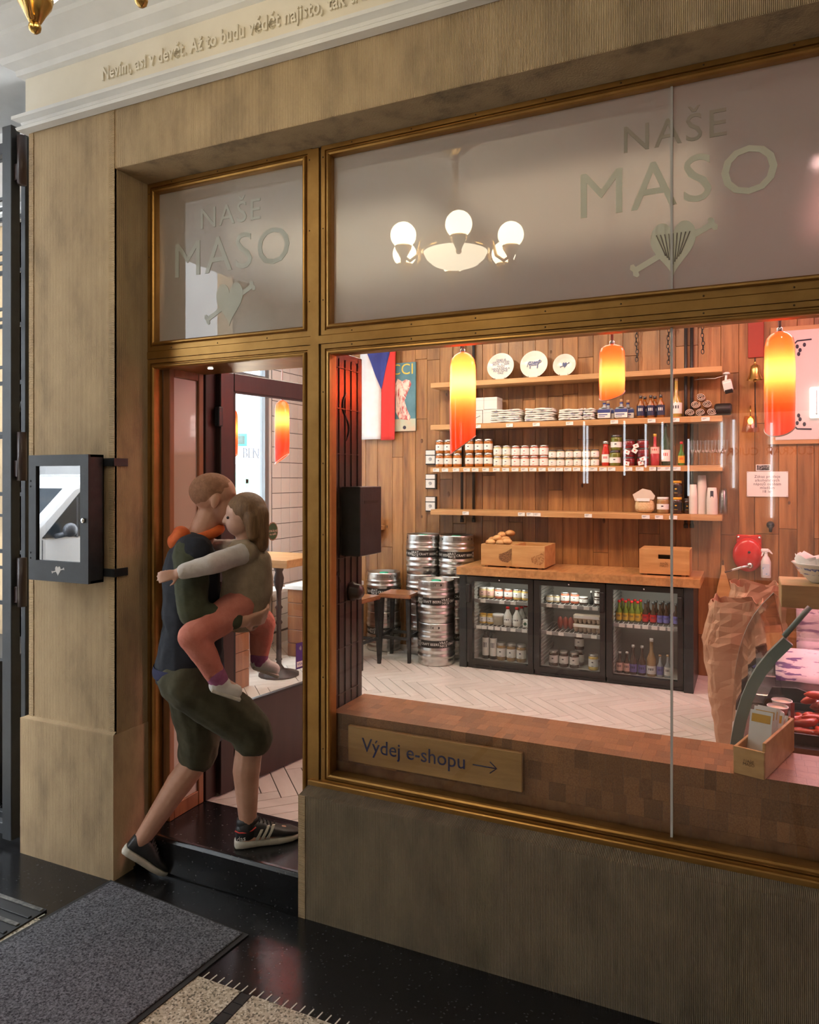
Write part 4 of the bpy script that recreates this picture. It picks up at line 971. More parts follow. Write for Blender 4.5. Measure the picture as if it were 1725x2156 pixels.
def towel_layer(w, d, t, seed):
    r_ = random.Random(seed); b = B(); n = 14; pts = []
    for i in range(n+1):
        a = i/n; pts.append((-w/2 + w*a, t/2 + .003*math.sin(a*9+seed)+r_.uniform(-.0015, .0015)))
    low = [(x, h_-t) for x, h_ in reversed(pts)]
    b.prism([(-w/2-.004, 0)] + pts + [(w/2+.004, 0)] + low, -d/2, d/2, 'y', sm=True); return b
for nm, x, w1, n in (('left', -1.974, .27, 6), ('middle', -1.668, .25, 6), ('right', -1.39, .20, 5), ('small rightmost', -1.235, .085, 5)):
    for k in range(n):
        t = towel_layer(w1*(1-.02*(k % 3)), .18, .0165, k*3+len(nm)).build('folded_towel', tw); t.location = (x+.004*math.sin(k*5), SY, z+.0115+k*.0192)
        tag(t, f'folded blue-printed tea towel, {ORD[k]} from below in the {nm} pile', 'towel', 'folded tea towels on the second shelf')
sqg = gm_('clear_spirit', (.30, .33, .36), .06); blb = pm('blue_ribbon', (.03, .05, .22), rough=.5)
def mksq():
    j = thing('spirit_bottle', '', 'bottle'); bm_ = bmesh.new(); bmesh.ops.create_cube(bm_, size=1)
    for v in bm_.verts: v.co = (v.co.x*.108, v.co.y*.05, .05 + v.co.z*.1)
    bmesh.ops.bevel(bm_, geom=bm_.edges[:], offset=.012, segments=3, affect='EDGES'); B().bm(bm_, True).lathe([(.03, .098), (.014, .112), (.012, .14)], n=14).build('glass_body', sqg, j)
    l = B().box(-.052, .052, -.0275, -.0252, .012, .055).build('label', M['paper'], j); B().box(-.045, .03, -.0282, -.0274, .036, .044).box(-.045, .01, -.0282, -.0274, .022, .027).build('print', blb, l)
    B().box(-.052, .052, -.0270, -.0251, .057, .085).build('blue_band', blb, j)
    B().lathe([(.0125, .128), (.0145, .133), (.0145, .142)], n=12).build('ribbon', blb, j); B().lathe([(.012, .142), (.013, .165), (.009, .167)], n=12).build('cork', M['cork'], j); return Proto(j)
p = mksq()
for x, y, lab in ((-1.113, SY-.03, 'square spirit bottle with cork and blue ribbon, front left of four'), (-.972, SY-.03, 'square spirit bottle with cork and blue ribbon, front right of four'), (-1.095, SY+.05, 'square spirit bottle with cork and blue ribbon, back left of four'), (-.93, SY+.05, 'square spirit bottle with cork and blue ribbon, back right of four')): p.place((x, y, z), lab, group='square spirit bottles')
brg = gm_('amber_spirit', (.22, .075, .012), .06)
p = mkbottle('brandy_bottle', [(.030, 0), (.033, .004), (.033, .11), (.013, .145), (.012, .17)], brg, pm('navy_label', (.02, .025, .07), rough=.4), (.02, .105), .0336, M['lid_dark'], (.165, .19), .0135, mark=M['paper'])
for i, x in enumerate((-.814, -.734, -.655)): p.place((x, SY-.03, z), f'amber spirit bottle with navy label, front row, {pos(i, 3)}', group='amber spirit bottles')
for i, x in enumerate((-.79, -.71)): p.place((x, SY+.05, z), f'amber spirit bottle with navy label, back row, {pos(i, 2)}', group='amber spirit bottles')
mkbottle('white_wine_bottle', bpf(.045, .30, .32, .42), gm_('yellow_wine', (.36, .25, .05), .06), M['paper'], (.03, .12), .0458, M['cork'], (.298, .323), .0135, mark=M['ink']).place((-.536, SY, z), 'tall yellow wine bottle with white label beside the glass joint')
rl = pm('striped_linen_roll', (.58, .45, .36), (.66, .55, .46), rough=.9, scale=20, bump=.3, bscale=80, rnd=.08)
for i, (x, dz) in enumerate(((-.425, .031), (-.345, .031), (-.262, .033), (-.385, .095), (-.30, .095), (-.345, .150))):
    t = thing('rolled_towel', f'rolled beige linen towel, {("bottom left", "bottom middle", "bottom right", "middle left", "middle right", "top")[i]} of the pile', 'towel', (x, SY, z+dz), group='rolled linen towels')
    sp = []
    for k in range(40):
        a = k*.42; r_ = .006 + .0265*k/39; sp.append((x + r_*math.cos(a+i)*1.15, z+dz + r_*math.sin(a+i)*.92))
    b = B(); vs = [(a, SY-.09, c) for a, c in sp] + [(a, SY+.09, c) for a, c in sp]; b.add(vs, [(k, k+1, 41+k, 40+k) for k in range(39)], True); o = b.build('cloth_spiral', rl, t); m = o.modifiers.new('s', 'SOLIDIFY'); m.thickness = .004
t = thing('black_speaker', 'black cylindrical speaker lying at the right end of the second shelf', 'speaker', (-.20, SY, z))
B().lathe([(.035, 0), (.046, .01), (.048, .03), (.048, .11), (.046, .12), (.034, .13)], n=20, M=Matrix.Translation((-.285+.04, SY-.02, z+.052)) @ Matrix.Rotation(PI/2, 4, 'Y')).build('speaker_body', M['black'], t)
t = thing('security_camera', 'white security camera hanging under the right end of the top shelf', 'camera', (-.155, 3.73, 2.52))
B().lathe([(.028, 2.645), (.026, 2.655), (.018, 2.66)], c=(-.155, 3.73, 0), n=16).build('mount', M['white'], t)
B().tube([(-.155, 3.73, 2.648), (-.16, 3.73, 2.60), (-.15, 3.72, 2.575)], .009, 8).build('arm', M['white'], t)
Mc = Matrix.Translation((-.145, 3.70, 2.548)) @ Matrix.Rotation(R(-12), 4, 'Y') @ Matrix.Rotation(R(20), 4, 'X')
b = B().cbox(-.034, .034, -.04, .05, -.035, .04, .006, M=Mc).build('housing', M['white'], t)
B().cbox(-.03, .03, -.046, -.036, -.052, -.02, .004, M=Mc).box(-.03, .03, -.04, .045, -.052, -.034, M=Mc).build('lens_hood', M['black'], b)
B().tube([(-.155, 3.74, 2.64), (-.24, 3.75, 2.618), (-.32, 3.78, 2.625), (-.40, 3.86, 2.63)], .003, 6).build('cable', M['white'], t)
# --- top shelf: plates on small wire stands
plm = pm('white_porcelain', (.78, .76, .70), rough=.15, coat=.5); bl = pm('blue_print', (.05, .07, .20), rough=.4)
def plate(x, d, lab, kind):
    z0 = SZ[1]; t = thing('plate', lab, 'plate', (x, 3.80, z0), group='display plates on the top shelf')
    Mp = Matrix.Translation((x, 3.78, z0+d/2*.985)) @ Matrix.Rotation(R(90-11), 4, 'X')
    r = d/2; o = B().lathe([(0, 0), (r*.62, .001), (r*.66, .004), (r*.97, .016), (r, .019), (r*.985, .014), (r*.66, -.001), (0, -.004)], n=40, M=Mp).build('plate_body', plm, t)
    fy = lambda dz: 3.7785 - (dz)*math.tan(R(-11))*-1
    if kind == 'text':
        text('print', 'DNES JE\nSVÁTEČNÍ DEN\nPOTKAL JSEM\nMASO\nNEZKAZENÉ A\nPLNÉ VŮNĚ\nOÁZ', bl, (x, 3.773, z0+r), .026, o, rot=(R(79), 0, 0), ext=.0003, line=.8)
    elif kind == 'cow':
        c = [(-.055, .018), (-.045, .03), (-.01, .027), (.025, .03), (.038, .034), (.048, .044), (.05, .036), (.062, .03), (.06, .018), (.048, .014), (.036, .006), (.034, -.006), (.033, -.036), (.025, -.036), (.023, -.008), (-.02, -.01), (-.028, -.004), (-.03, -.036), (-.038, -.036), (-.042, -.004), (-.05, -.002), (-.052, .012), (-.058, -.02), (-.062, -.02)]
        Mq = Matrix.Translation((x, 3.7745, z0+r)) @ Matrix.Rotation(R(-11), 4, 'X')
        B().prism([(a*1.05, b_*1.05) for a, b_ in c], -.0008, .0008, 'y', M=Mq).build('print', pm('cow_blue', (.05, .07, .20), (.45, .45, .5), scale=120, lo=.5, hi=.6, detail=1), o)
    else:
        Mq = Matrix.Translation((x, 3.7755, z0+r)) @ Matrix.Rotation(R(-11), 4, 'X')
        B().prism(heart(0, 0, .04, .052), -.0008, .0008, 'y', M=Mq).prism(bone(0, .003, .085, .006, R(25)), -.001, .0006, 'y', M=Mq).build('print', bl, o)
    b = B()
    for s in (-.4, .4): b.tube([(x+s*r*.9, 3.74, z0+.022), (x+s*r*.9, 3.742, z0+.003), (x+s*r*.9, 3.83, z0+.003), (x+s*r*.9, 3.85, z0+.06)], .0018, 5)
    b.build('wire_stand', M['black'], t)
plate(-2.045, .252, 'large white plate covered with handwritten words', 'text')
plate(-1.735, .250, 'white plate with a blue cow print', 'cow')
plate(-1.462, .202, 'smaller white plate with a blue heart and bone print', 'heart')
# --- lowest shelf
z = SZ[4]+.001
t = thing('pasta_bag', 'clear bag of pale pasta, folded at the top', 'bag', (-.79, SY, z))
bm_ = bmesh.new(); bmesh.ops.create_icosphere(bm_, subdivisions=3, radius=1)
for v in bm_.verts: c = v.co.copy(); n_ = .06*math.sin(c.x*9+c.z*7)*math.cos(c.y*8); v.co = (math.copysign(abs(c.x)**.7, c.x)*.078*(1+n_), math.copysign(abs(c.y)**.8, c.y)*.05, .06 + math.copysign(abs(c.z)**.65, c.z)*.06*(1+n_))
B().bm(bm_, True, Matrix.Translation((-.785, SY, z))).build('pasta_fill', pm('pasta', (.62, .42, .20), (.74, .56, .32), scale=80, bump=.6, bscale=120, rough=.5), t)
bgm = glassm('plastic_film', (.93, .92, .90), .10, .15)
B().prism([(-.86, .10), (-.71, .115), (-.70, .145), (-.735, .19), (-.80, .205), (-.88, .155)], SY-.03, SY-.01, 'y', M=Matrix.Translation((0, 0, z))).build('folded_top', pm('cloudy_film', (.66, .58, .48), rough=.2), t)
B().box(-.845, -.74, SY-.055, SY-.05, z+.10, z+.125).build('label', M['paper'], t)
mkjar(.049, .135, 'honey', 'lid_white', band=(.25, .58)).place((-.641, SY, z), 'jar of dried herbs with white lid on the lowest shelf')
p = mkjar(.046, .135, 'dark', 'lid_yellow', lab='black', band=(.2, .7), mark='lid_yellow')
for q in (0, 1): p.place((-.536, SY, z+q*.136), f'dark honey jar with yellow lid, {("lower", "upper")[q]} of two', group='dark honey jars')
p = mkjar(.033, .125, 'dark', 'lid_dark', lab='black', band=(.2, .7), mark='lid_yellow')
p.place((-.452, SY+.03, z), 'black jar standing behind the paper cups')
cupm = pm('kraft_white_cup', (.70, .62, .56), rough=.6); clr = glassm('clear_plastic', (.90, .90, .90), .08, .05)
def cups(x, r, h, n, mat, lab, y=SY, printed=False):
    t = thing('cup_stack', lab, 'cups', (x, y, z), group='stacks of cups on the lowest shelf')
    for k in range(n):
        z0 = z + h*.42*(0) + (h - .11)*k/max(1, n-1)*1.0
        c_ = B().lathe([(r, z0), (r*1.02, z0+.004), (r*.80, z0+.11), (r*.76, z0+.1105), (0, z0+.1106)], c=(x, y, 0), n=18, capb=False).build('cup', mat, t)
        if printed and k == n-1: B().box(x-.012, x+.012, y-r*.93, y-r*.90, z0+.03, z0+.085).build('print', M['ink'], c_)
cups(-.406, .032, .24, 14, cupm, 'narrow stack of white paper cups beside the glass joint')
cups(-.340, .037, .315, 18, cupm, 'tallest stack of white paper cups on the lowest shelf', SY+.02)
cups(-.262, .042, .215, 8, cupm, 'stack of white paper cups with printed top cup', SY-.02, True)
cups(-.180, .034, .21, 8, clr, 'stack of clear plastic cups at the right shelf end')

# --- coolers: goods
ic = .001
gp = [('left', 'top', F1T, .762), ('left', 'middle', F1M, .532), ('left', 'bottom', F1B, .2235), ('middle', 'top', F2T, .764), ('middle', 'bottom', F2B, .2235)]
kinds = {('left', 'top'): [('cream', 'lid_white', 'label_pink')]*2 + [('rose', 'lid_steel', 'paper')]*2 + [('yellow', 'lid_steel', 'paper')]*2,
         ('middle', 'top'): [('cream', 'lid_steel', 'paper')]*2 + [('rose', 'lid_steel', 'paper')]*2 + [('dark', 'lid_white', 'paper')],
         ('middle', 'bottom'): [('dark', 'lid_steel', 'paper')]*4 + [('yellow', 'lid_steel', 'paper')]}
cache = {}
def cjar(key, r, h, x, zz, lab, y=3.53, grp='jars in the coolers'):
    k = (key, round(r, 3), round(h, 2))
    if k not in cache: cache[k] = mkjar(r, h, *key)
    cache[k].place((x, y, zz), lab, group=grp)
for i, (x, r, h, z0) in enumerate(F1T): cjar(kinds[('left', 'top')][i], .037, .09, x, .762+ic, f'small jar on the top rack of the left cooler, {pos(i, 6)}')
for i, (x, r, h, z0) in enumerate(F1M[:2]): cjar(('yellow', 'lid_yellow', 'paper'), .033, .086, x, .532+ic, f'yellow-lidded pot on the middle rack of the left cooler, {("left", "right")[i]} one')
t = thing('cream_tub', 'wide cream tub between pots and milk bottles in the left cooler', 'tub', (-1.99, 3.53, .533)); B().lathe([(.042, .533), (.049, .60), (.050, .602)], c=(-1.99, 3.53, 0), n=22).build('tub_body', pm('ivory_plastic', (.66, .62, .48), rough=.3), t); B().lathe([(.052, .602), (.052, .622), (.048, .625)], c=(-1.99, 3.53, 0), n=22).build('lid', M['lid_white'], t)
mlk = pm('milk_glass', (.76, .74, .68), rough=.15, coat=.4)
p = mkbottle('milk_bottle', [(.034, 0), (.036, .005), (.036, .085), (.014, .13), (.014, .145)], mlk, M['paper'], (.03, .07), .0365, M['lid_red'], (.143, .162), .0165, mark=M['ink'])
for i, (x, y) in enumerate(((-1.901, 3.52), (-1.819, 3.52), (-1.80, 3.60), (-1.785, 3.68))): p.place((x, y, .533), f'milk bottle with red cap in the left cooler, {("front left", "front right", "second behind", "rearmost")[i]}', group='milk bottles')
t = thing('yogurt_cup', 'white carton with green print at the right of the middle rack', 'carton', (-1.735, 3.5, .533)); B().cbox(-1.755, -1.715, 3.48, 3.52, .533, .60, .002).build('carton_body', M['lid_white'], t); B().lathe([(.014, 0), (.014, .001)], n=14, M=Matrix.Translation((-1.735, 3.4795, .565)) @ Matrix.Rotation(PI/2, 4, 'X')).build('print', shopg, t)
p = mkbottle('oil_bottle', [(.031, 0), (.031, .19), (.014, .21), (.013, .225)], M['black'], M['paper'], (.03, .185), .0316, M['black'], (.22, .235), .016, mark=M['ink'])
for i, x in enumerate((-2.105, -2.035)): p.place((x, 3.53, .225), f'tall black bottle with long white label, {("left", "right")[i]} one', group='tall black bottles')
for i, (x, r, h, z0) in enumerate(F1B[2:]): cjar(('honey', 'lid_steel', 'paper'), .041, .152, x, .2245, f'tall jar at the bottom of the left cooler, {pos(i, 3)}')
for i, (x, r, h, z0) in enumerate(F2T[:5]): cjar(kinds[('middle', 'top')][i], min(.037, r+.004), .085 if i in (2, 3) else .06, x, .764+ic, f'jar on the top rack of the middle cooler, {pos(i, 5)}')
mkbottle('small_dark_bottle', bpf(.016, .1, .4, .5), M['black'], None, cap=M['lid_white'], capz=(.098, .112), capr=.008).place((-1.183, 3.53, .765), 'slim dark bottle on the top rack of the middle cooler')
for q in (0, 1): cjar(('dark', 'lid_white', 'paper'), .029, .058, -1.128, .765+q*.059, f'small black pot with white lid at the rack end, {("lower", "upper")[q]} one')
egg = pm('egg_carton', (.50, .40, .30), rough=.9, bump=.3, bscale=60)
for k in range(2):
    t = thing('egg_carton', f'grey egg carton with white band, {("lower", "upper")[k]} of two in the middle cooler', 'carton', (-1.212, 3.52, .536+k*.072), group='egg cartons')
    z0 = .536+k*.072; b = B()
    for i in range(6): b.lathe([(.012, z0), (.018, z0+.03), (.019, z0+.036)], c=(-1.305+i*.037, 3.50, 0), n=10).lathe([(.012, z0), (.018, z0+.03), (.019, z0+.036)], c=(-1.305+i*.037, 3.54, 0), n=10)
    b.build('egg_cups', egg, t); l = B().cbox(-1.325, -1.10, 3.475, 3.565, z0+.036, z0+.068, .004).build('lid', egg, t)
    B().box(-1.315, -1.11, 3.4735, 3.4755, z0+.043, z0+.066).build('band', M['paper'], l)
sm = pm('salami_red', (.30, .06, .04), rough=.5, bump=.3, bscale=60)
for i in range(4):
    o = B().sph((0, 0, 0), .024, 12, 10, (1, 1, 2.2)).build('salami', sm); o.location = (-1.45+i*.045, 3.56, .588); tag(o, f'short red salami standing behind the glass of the middle cooler, {pos(i, 4)}', 'salami', 'salamis in the cooler')
for i, (x, r, h, z0) in enumerate(F2B):
    cjar(kinds[('middle', 'bottom')][i], .040, .132 if i != 3 else .13, x, .2245 if i != 3 else .2245+.133, ['dark jar at the bottom of the middle cooler, first from left', 'dark jar at the bottom of the middle cooler, second from left', 'dark jar at the bottom of the middle cooler, third from left', 'dark jar stacked on another at the back of the middle cooler', 'yellow jar alone at the right bottom of the middle cooler'][i], 3.53 if i != 3 else 3.64)
cjar(('dark', 'lid_steel', 'paper'), .040, .132, -1.305, .2245, 'dark jar under the stacked jar at the back of the middle cooler', 3.64)
labs = [('lid_yellow', 'green', 'lid_red')]*2 + [('lid_yellow', 'green', 'lid_red')]*2 + [('lid_red', 'dark', 'lid_dark')]*2 + [('blue', 'dark', 'lid_dark')]*3
M['blue'] = pm('violet_label', (.16, .14, .42), rough=.5)
for i, (x, r, h, z0) in enumerate(F3T):
    l, g_, c_ = labs[i]; k = ('b', l, g_)
    if k not in cache: cache[k] = mkbottle('juice_bottle', bpf(.024, .155, .42, .52), G[g_], M[l], (.012, .07), .0246, M[c_], (.152, .17), .0125, mark=M['ink'])
    cache[k].place((x, 3.53, .648), f'drink bottle on the rack of the right cooler, {pos(i, 9)}', group='drink bottles in the right cooler')
    copy_tree(cache[k].root, (x+.012, 3.62, .648), 0, f'drink bottle in the second row of the right cooler, {pos(i, 9)}', None, 'drink bottles in the right cooler')
spec = [('label_pink', 'dark', .028, .17), ('label_pink', 'dark', .028, .175), ('blue', 'dark', .031, .235), ('blue', 'dark', .031, .235), ('paper', 'honey', .036, .30), ('blue', 'white', .026, .175), ('paper', 'white', .026, .18)]
for i, (x, r, h, z0) in enumerate(F3B):
    l, g_, rr_, hh = spec[i]; k = ('c', l, g_, hh)
    if k not in cache: cache[k] = mkbottle('beer_bottle', bpf(rr_, hh*.93, .40, .5), sqg if g_ == 'white' else G[g_], M[l], (.02, .085), rr_*1.02, M['cork'] if g_ == 'white' else M['lid_white'], (hh*.92, hh), rr_*.42, mark=M['ink'])
    cache[k].place((x, 3.53, .2245), f'bottle at the bottom of the right cooler, {pos(i, 7)}', group='bottles at the bottom of the right cooler')

# --- on the counter: bread crates, rolls, box with hand hole
crw = pm('pale_crate_oak', (.46, .23, .075), (.62, .35, .14), rough=.45, scale=2.5, st=(.8, 6, 7), detail=8, rnd=.06)
def crate(x0, x1, y0, y1, z0, h, lab, hole=False, mark=None):
    t = thing('wooden_crate', lab, 'crate', ((x0+x1)/2, (y0+y1)/2, z0), group='wooden crates on the counter')
    zb = z0+.012
    if hole:
        xm = (x0+x1)/2; b = B(); hz0, hz1, hw = zb+h-.075, zb+h-.04, .045
        b.box(x0, x1, y0, y0+.014, zb, hz0).box(x0, x1, y0, y0+.014, hz1, zb+h).box(x0, xm-hw, y0, y0+.014, hz0, hz1).box(xm+hw, x1, y0, y0+.014, hz0, hz1); b.build('front_board', crw, t)
    else: B().cbox(x0, x1, y0, y0+.014, zb, zb+h, .002).build('front_board', crw, t)
    B().cbox(x0, x1, y1-.014, y1, zb, zb+h, .002).build('back_board', crw, t)
    B().cbox(x0, x0+.014, y0+.014, y1-.014, zb, zb+h, .002).build('side_board', crw, t); B().cbox(x1-.014, x1, y0+.014, y1-.014, zb, zb+h, .002).build('side_board', crw, t)
    B().box(x0+.014, x1-.014, y0+.014, y1-.014, zb, zb+.01).build('bottom_board', crw, t)
    if hole: B().cbox(x0+.014, x1-.014, y0+.014, y1-.014, zb+h-.012, zb+h, .002).build('top_board', crw, t)
    for fx in (x0+.03, x1-.06): B().box(fx, fx+.03, y0+.01, y1-.01, z0, zb).build('runner', M['stool_wood'], t)
    return t, zb, h
t, zb, h = crate(-2.119, -1.836, 3.44, 3.80, 1.044, .185, 'left bread crate with a burnt loaf print, filled with rolls')
ink2 = pm('branded_print', (.10, .04, .012), (.30, .14, .05), scale=90, st=(1, 1, 3), lo=.45, hi=.55, detail=2, rough=.7)
def loaf(cx, cz, s, k):
    return [(cx + s*a, cz + s*b_) for a, b_ in ((-.5, -.1), (-.48, .15), (-.3, .2), (.1, .35), (.5, .62), (.5, .05), (.45, -.25), (.2, -.45), (-.2, -.4), (-.42, -.28))[:k]]
B().prism(loaf(-1.90, zb+.085, .115, 10), 3.4385, 3.4402, 'y').build('loaf_print', ink2, t)
t, zb, h = crate(-1.834, -1.549, 3.42, 3.80, 1.044, .185, 'right bread crate with a faint loaf print')
B().prism(loaf(-1.61, zb+.075, .11, 10), 3.4185, 3.4202, 'y').build('loaf_print', pm('faint_print', (.30, .13, .04), (.48, .25, .09), scale=90, lo=.45, hi=.55, rough=.7), t)
t, zb, h = crate(-.788, -.412, 3.45, 3.75, 1.044, .195, 'wooden box with an oval hand hole on the right of the counter', True)
text('print', 'NAŠE\nMASO', ink2, (-.60, 3.4492, zb+.075), .024, t, ext=.0004, line=.8)
roll = pm('bread_roll', (.46, .20, .055), (.66, .40, .17), rough=.6, scale=14, bump=.3, bscale=40, rnd=.15)
bun = Proto(B().sph((0, 0, 0), .045, 16, 10, (1, .8, .62)).build('bread_roll', roll)); bun.root['category'] = 'bread roll'
for i, (x, y, dz, a) in enumerate(((-2.05, 3.50, .165, 10), (-2.0, 3.53, .20, 60), (-1.96, 3.50, .165, -20), (-1.93, 3.55, .19, 40), (-1.90, 3.50, .175, 0), (-1.98, 3.60, .225, 80), (-1.91, 3.62, .24, 20), (-2.06, 3.60, .18, 30))):
    bun.place((x, y, 1.088+dz), f'golden bread roll heaped in the left crate, {("front left", "upper left", "front middle", "middle right", "front right", "top middle", "top right", "back left")[i]}', R(a), 'bread rolls')

# ================================================================== ON THE BACK WALL
yw = YB-.026
# flag
fg = thing('flag', 'Czech flag hanging vertically on the back wall', 'flag', (-3.34, yw-.05, 2.2))
fx0, fxm, fx1, ft, fb = -3.56, -3.325, -3.15, 3.30, 2.205
def wavy(x, z): return yw-.05 + .012*math.sin(x*24 + z*2) + .006*math.sin(x*60)
def flagpart(name, mat, fl_, fr_, z1, z0, n=24):
    b = B(); m = 8; vs = []; fs = []
    for i in range(n+1):
        z = z1 + (z0-z1)*i/n; a, c = fl_(z), fr_(z)
        for j in range(m+1): x = a + (c-a)*j/m; vs.append((x, wavy(x, z), z))
    for i in range(n):
        for j in range(m): k = i*(m+1)+j; fs.append((k, k+1, k+m+2, k+m+1))
    o = b.add(vs, fs, True).build(name, mat, fg); s = o.modifiers.new('s', 'SOLIDIFY'); s.thickness = .0015
clo = lambda n, c: pm(n, c, tuple(v*.9 for v in c), rough=.85, scale=10, bump=.05, bscale=200)
ap = 2.70
bl_ = lambda z: fx0+.0 + (fxm-fx0)*(ft-z)/(ft-ap) if z > ap else fxm
br_ = lambda z: fx1 + (fxm-fx1)*(ft-z)/(ft-ap) if z > ap else fxm + (fx1-.02-fxm)*0
flagpart('white_stripe', clo('flag_white', (.74, .73, .74)), lambda z: fx0, bl_, ft, fb)
flagpart('red_stripe', clo('flag_red', (.62, .03, .025)), lambda z: br_(z), lambda z: fx1-.012*(ft-z), ft, fb-.01)
flagpart('blue_wedge', clo('flag_blue', (.035, .045, .22)), bl_, br_, ft, ap)
B().tube([(-3.62, yw-.05, ft+.005), (-3.10, yw-.05, ft+.005)], .008, 8).build('rod', M['oak_x'], fg)
# poster with cut of meat
po = thing('meat_poster', 'teal poster with a painted cut of meat behind the flag', 'poster', (-3.1, yw, 2.28))
B().cbox(-3.30, -2.955, yw-.02, yw, 2.28, 2.955, .002).build('canvas', pm('teal_canvas', (.06, .16, .20), (.10, .22, .26), rough=.7, scale=8), po)
B().box(-3.30, -2.955, yw-.0212, yw-.0198, 2.28, 2.40).build('table_strip', pm('mint_paint', (.42, .48, .36), (.55, .40, .28), scale=12), po)
text('lettering', 'CCI', pm('mustard', (.60, .42, .06)), (-2.972, yw-.0216, 2.885), .15, po, ext=.0005, align='RIGHT')
meat = [(-3.13, 2.40), (-3.02, 2.385), (-3.01, 2.42), (-3.05, 2.50), (-3.075, 2.58), (-3.04, 2.66), (-3.0, 2.74), (-3.015, 2.775), (-3.06, 2.79), (-3.10, 2.77), (-3.15, 2.80), (-3.19, 2.72), (-3.17, 2.6), (-3.17, 2.47)]
B().prism(meat, yw-.0218, yw-.0205, 'y').build('meat_print', pm('meat_paint', (.42, .06, .06), (.80, .62, .52), rough=.6, scale=26, st=(1, 1, .5), lo=.42, hi=.60), po)
b = B()
for a, c in (((-3.10, 2.76), (-3.02, 2.70)), ((-3.12, 2.70), (-3.06, 2.60)), ((-3.11, 2.62), (-3.10, 2.46)), ((-3.15, 2.74), (-3.14, 2.52))): b.tube([(a[0], yw-.022, a[1]), ((a[0]+c[0])/2-.01, yw-.022, (a[1]+c[1])/2), (c[0], yw-.022, c[1])], .005, 5)
b.build('fat_lines', pm('fat_white', (.82, .74, .66)), po)
B().lathe([(.018, 0), (.018, .001)], n=20, M=Matrix.Translation((-3.075, yw-.0213, 2.315)) @ Matrix.Rotation(PI/2, 4, 'X')).build('stamp', M['ink'], po)
# leaflet holders
for i, (z0, z1) in enumerate(((1.945, 2.09), (1.71, 1.856), (1.49, 1.638))):
    t = thing('leaflet_holder', f'small black leaflet holder with white card, {("top", "middle", "bottom")[i]} of three', 'leaflet holder', (-2.79, yw, z0), group='leaflet holders')
    B().cbox(-2.850, -2.735, yw-.022, yw, z0, z1, .002).build('holder', M['black'], t)
    c_ = B().box(-2.845, -2.750, yw-.0245, yw-.022, z0+.012, z1-.006).build('card', M['paper'], t)
    B().box(-2.852, -2.735, yw-.027, yw-.024, z1-.056, z1-.048).build('strap', M['black'], c_)
    B().lathe([(.018, 0), (.018, .001)], n=14, M=Matrix.Translation((-2.797, yw-.0247, z0+.055)) @ Matrix.Rotation(PI/2, 4, 'X')).build('print', pm('card_ink', (.12, .12, .13), (.6, .6, .6), scale=160, lo=.48, hi=.52), c_)
# chains
lk = B().tube([(.011*math.cos(t), 0, .020*math.sin(t)) for t in [2*PI*i/12 for i in range(13)]], .0036, 5, cap=False).build('chain_link', M['iron']); lmesh = lk.data; bpy.data.objects.remove(lk)
for i, (x, zb_) in enumerate(((-.855, 2.80), (-.600, 2.76), (-.335, 2.83))):
    t = thing('hanging_chain', f'black iron chain hanging above the top shelf, {pos(i, 3)}', 'chain', (x, 3.80, zb_), group='hanging chains')
    for q in range(2):
        n = int((3.55-zb_)/.033) - (q*9)
        for k in range(n):
            o = bpy.data.objects.new('chain_link', lmesh); COL.objects.link(o); setp(o, t); o.location = (q*.026 + .004*math.sin(k), q*.01, .02+(k+q*9)*.033); o.rotation_euler = (0, 0, R(20) + (k % 2)*PI/2)
    B().tube([(x-.01, 3.80, 3.54), (x+.03, 3.80, 3.57), (x+.013, 3.80, 3.60)], .005, 6).build('hook', M['iron'], t)
# no-alcohol-sales sign
t = thing('notice_sign', 'white notice about alcohol sales screwed to the back wall', 'sign', (.142, yw, 1.666))
B().box(-.007, .292, yw-.004, yw, 1.666, 1.868).build('sign_plate', M['paper'], t)
text('lettering', 'Zákaz prodeje\nalkoholických\nnápojů osobám\nmladším\n18 let', M['ink'], (.142, yw-.0046, 1.767), .030, t, ext=.0003, line=1.0, space=1.08)
for x in (.0, .285):
    for z in (1.673, 1.861): B().lathe([(.003, 0), (.002, .002)], n=8, M=Matrix.Translation((x, yw-.004, z)) @ Matrix.Rotation(PI/2, 4, 'X')).build('screw', M['black'], t)
t = thing('photo_card', 'small dark framed photograph above the white notice', 'photograph', (.11, yw, 1.87)); B().box(.06, .165, yw-.004, yw, 1.872, 1.925).build('card', M['paper'], t); B().box(.066, .159, yw-.005, yw-.004, 1.878, 1.919).build('picture', pm('dark_photo', (.02, .02, .025), (.35, .3, .3), scale=70, lo=.5, hi=.6), t)
# bell
t = thing('brass_bell', 'brass ship bell with a rope hanging on the back wall', 'bell', (.053, 3.83, 2.46))
B().lathe([(.062, 2.60), (.058, 2.612), (.044, 2.64), (.038, 2.68), (.034, 2.71), (.018, 2.722), (0, 2.724)], c=(.053, 3.83, 0), n=22, capb=False).build('bell_body', M['brass'], t)
B().lathe([(.007, 2.72), (.010, 2.735), (.006, 2.75)], c=(.053, 3.83, 0), n=10).build('crown', M['brass'], t); B().sph((.053, 3.83, 2.595), .014, 10, 8).build('clapper', M['brass'], t)
B().tube([(.053, 3.83, 2.585), (.055, 3.83, 2.40), (.06, 3.83, 2.22)], [.004, .004, .006], 6).build('rope', M['black'], t)
B().tube([(.053, 3.83, 2.75), (.053, 3.83, 2.775), (.053, 3.925, 2.785)], .005, 6).build('bracket', M['iron'], t)
t = thing('enamel_sign', 'red enamel plate on the wall above the brass bell', 'sign', (.053, yw, 2.79)); B().cbox(.0, .118, yw-.010, yw, 2.79, 3.22, .004).build('plate_body', pm('red_enamel', (.36, .05, .03), rough=.3), t)
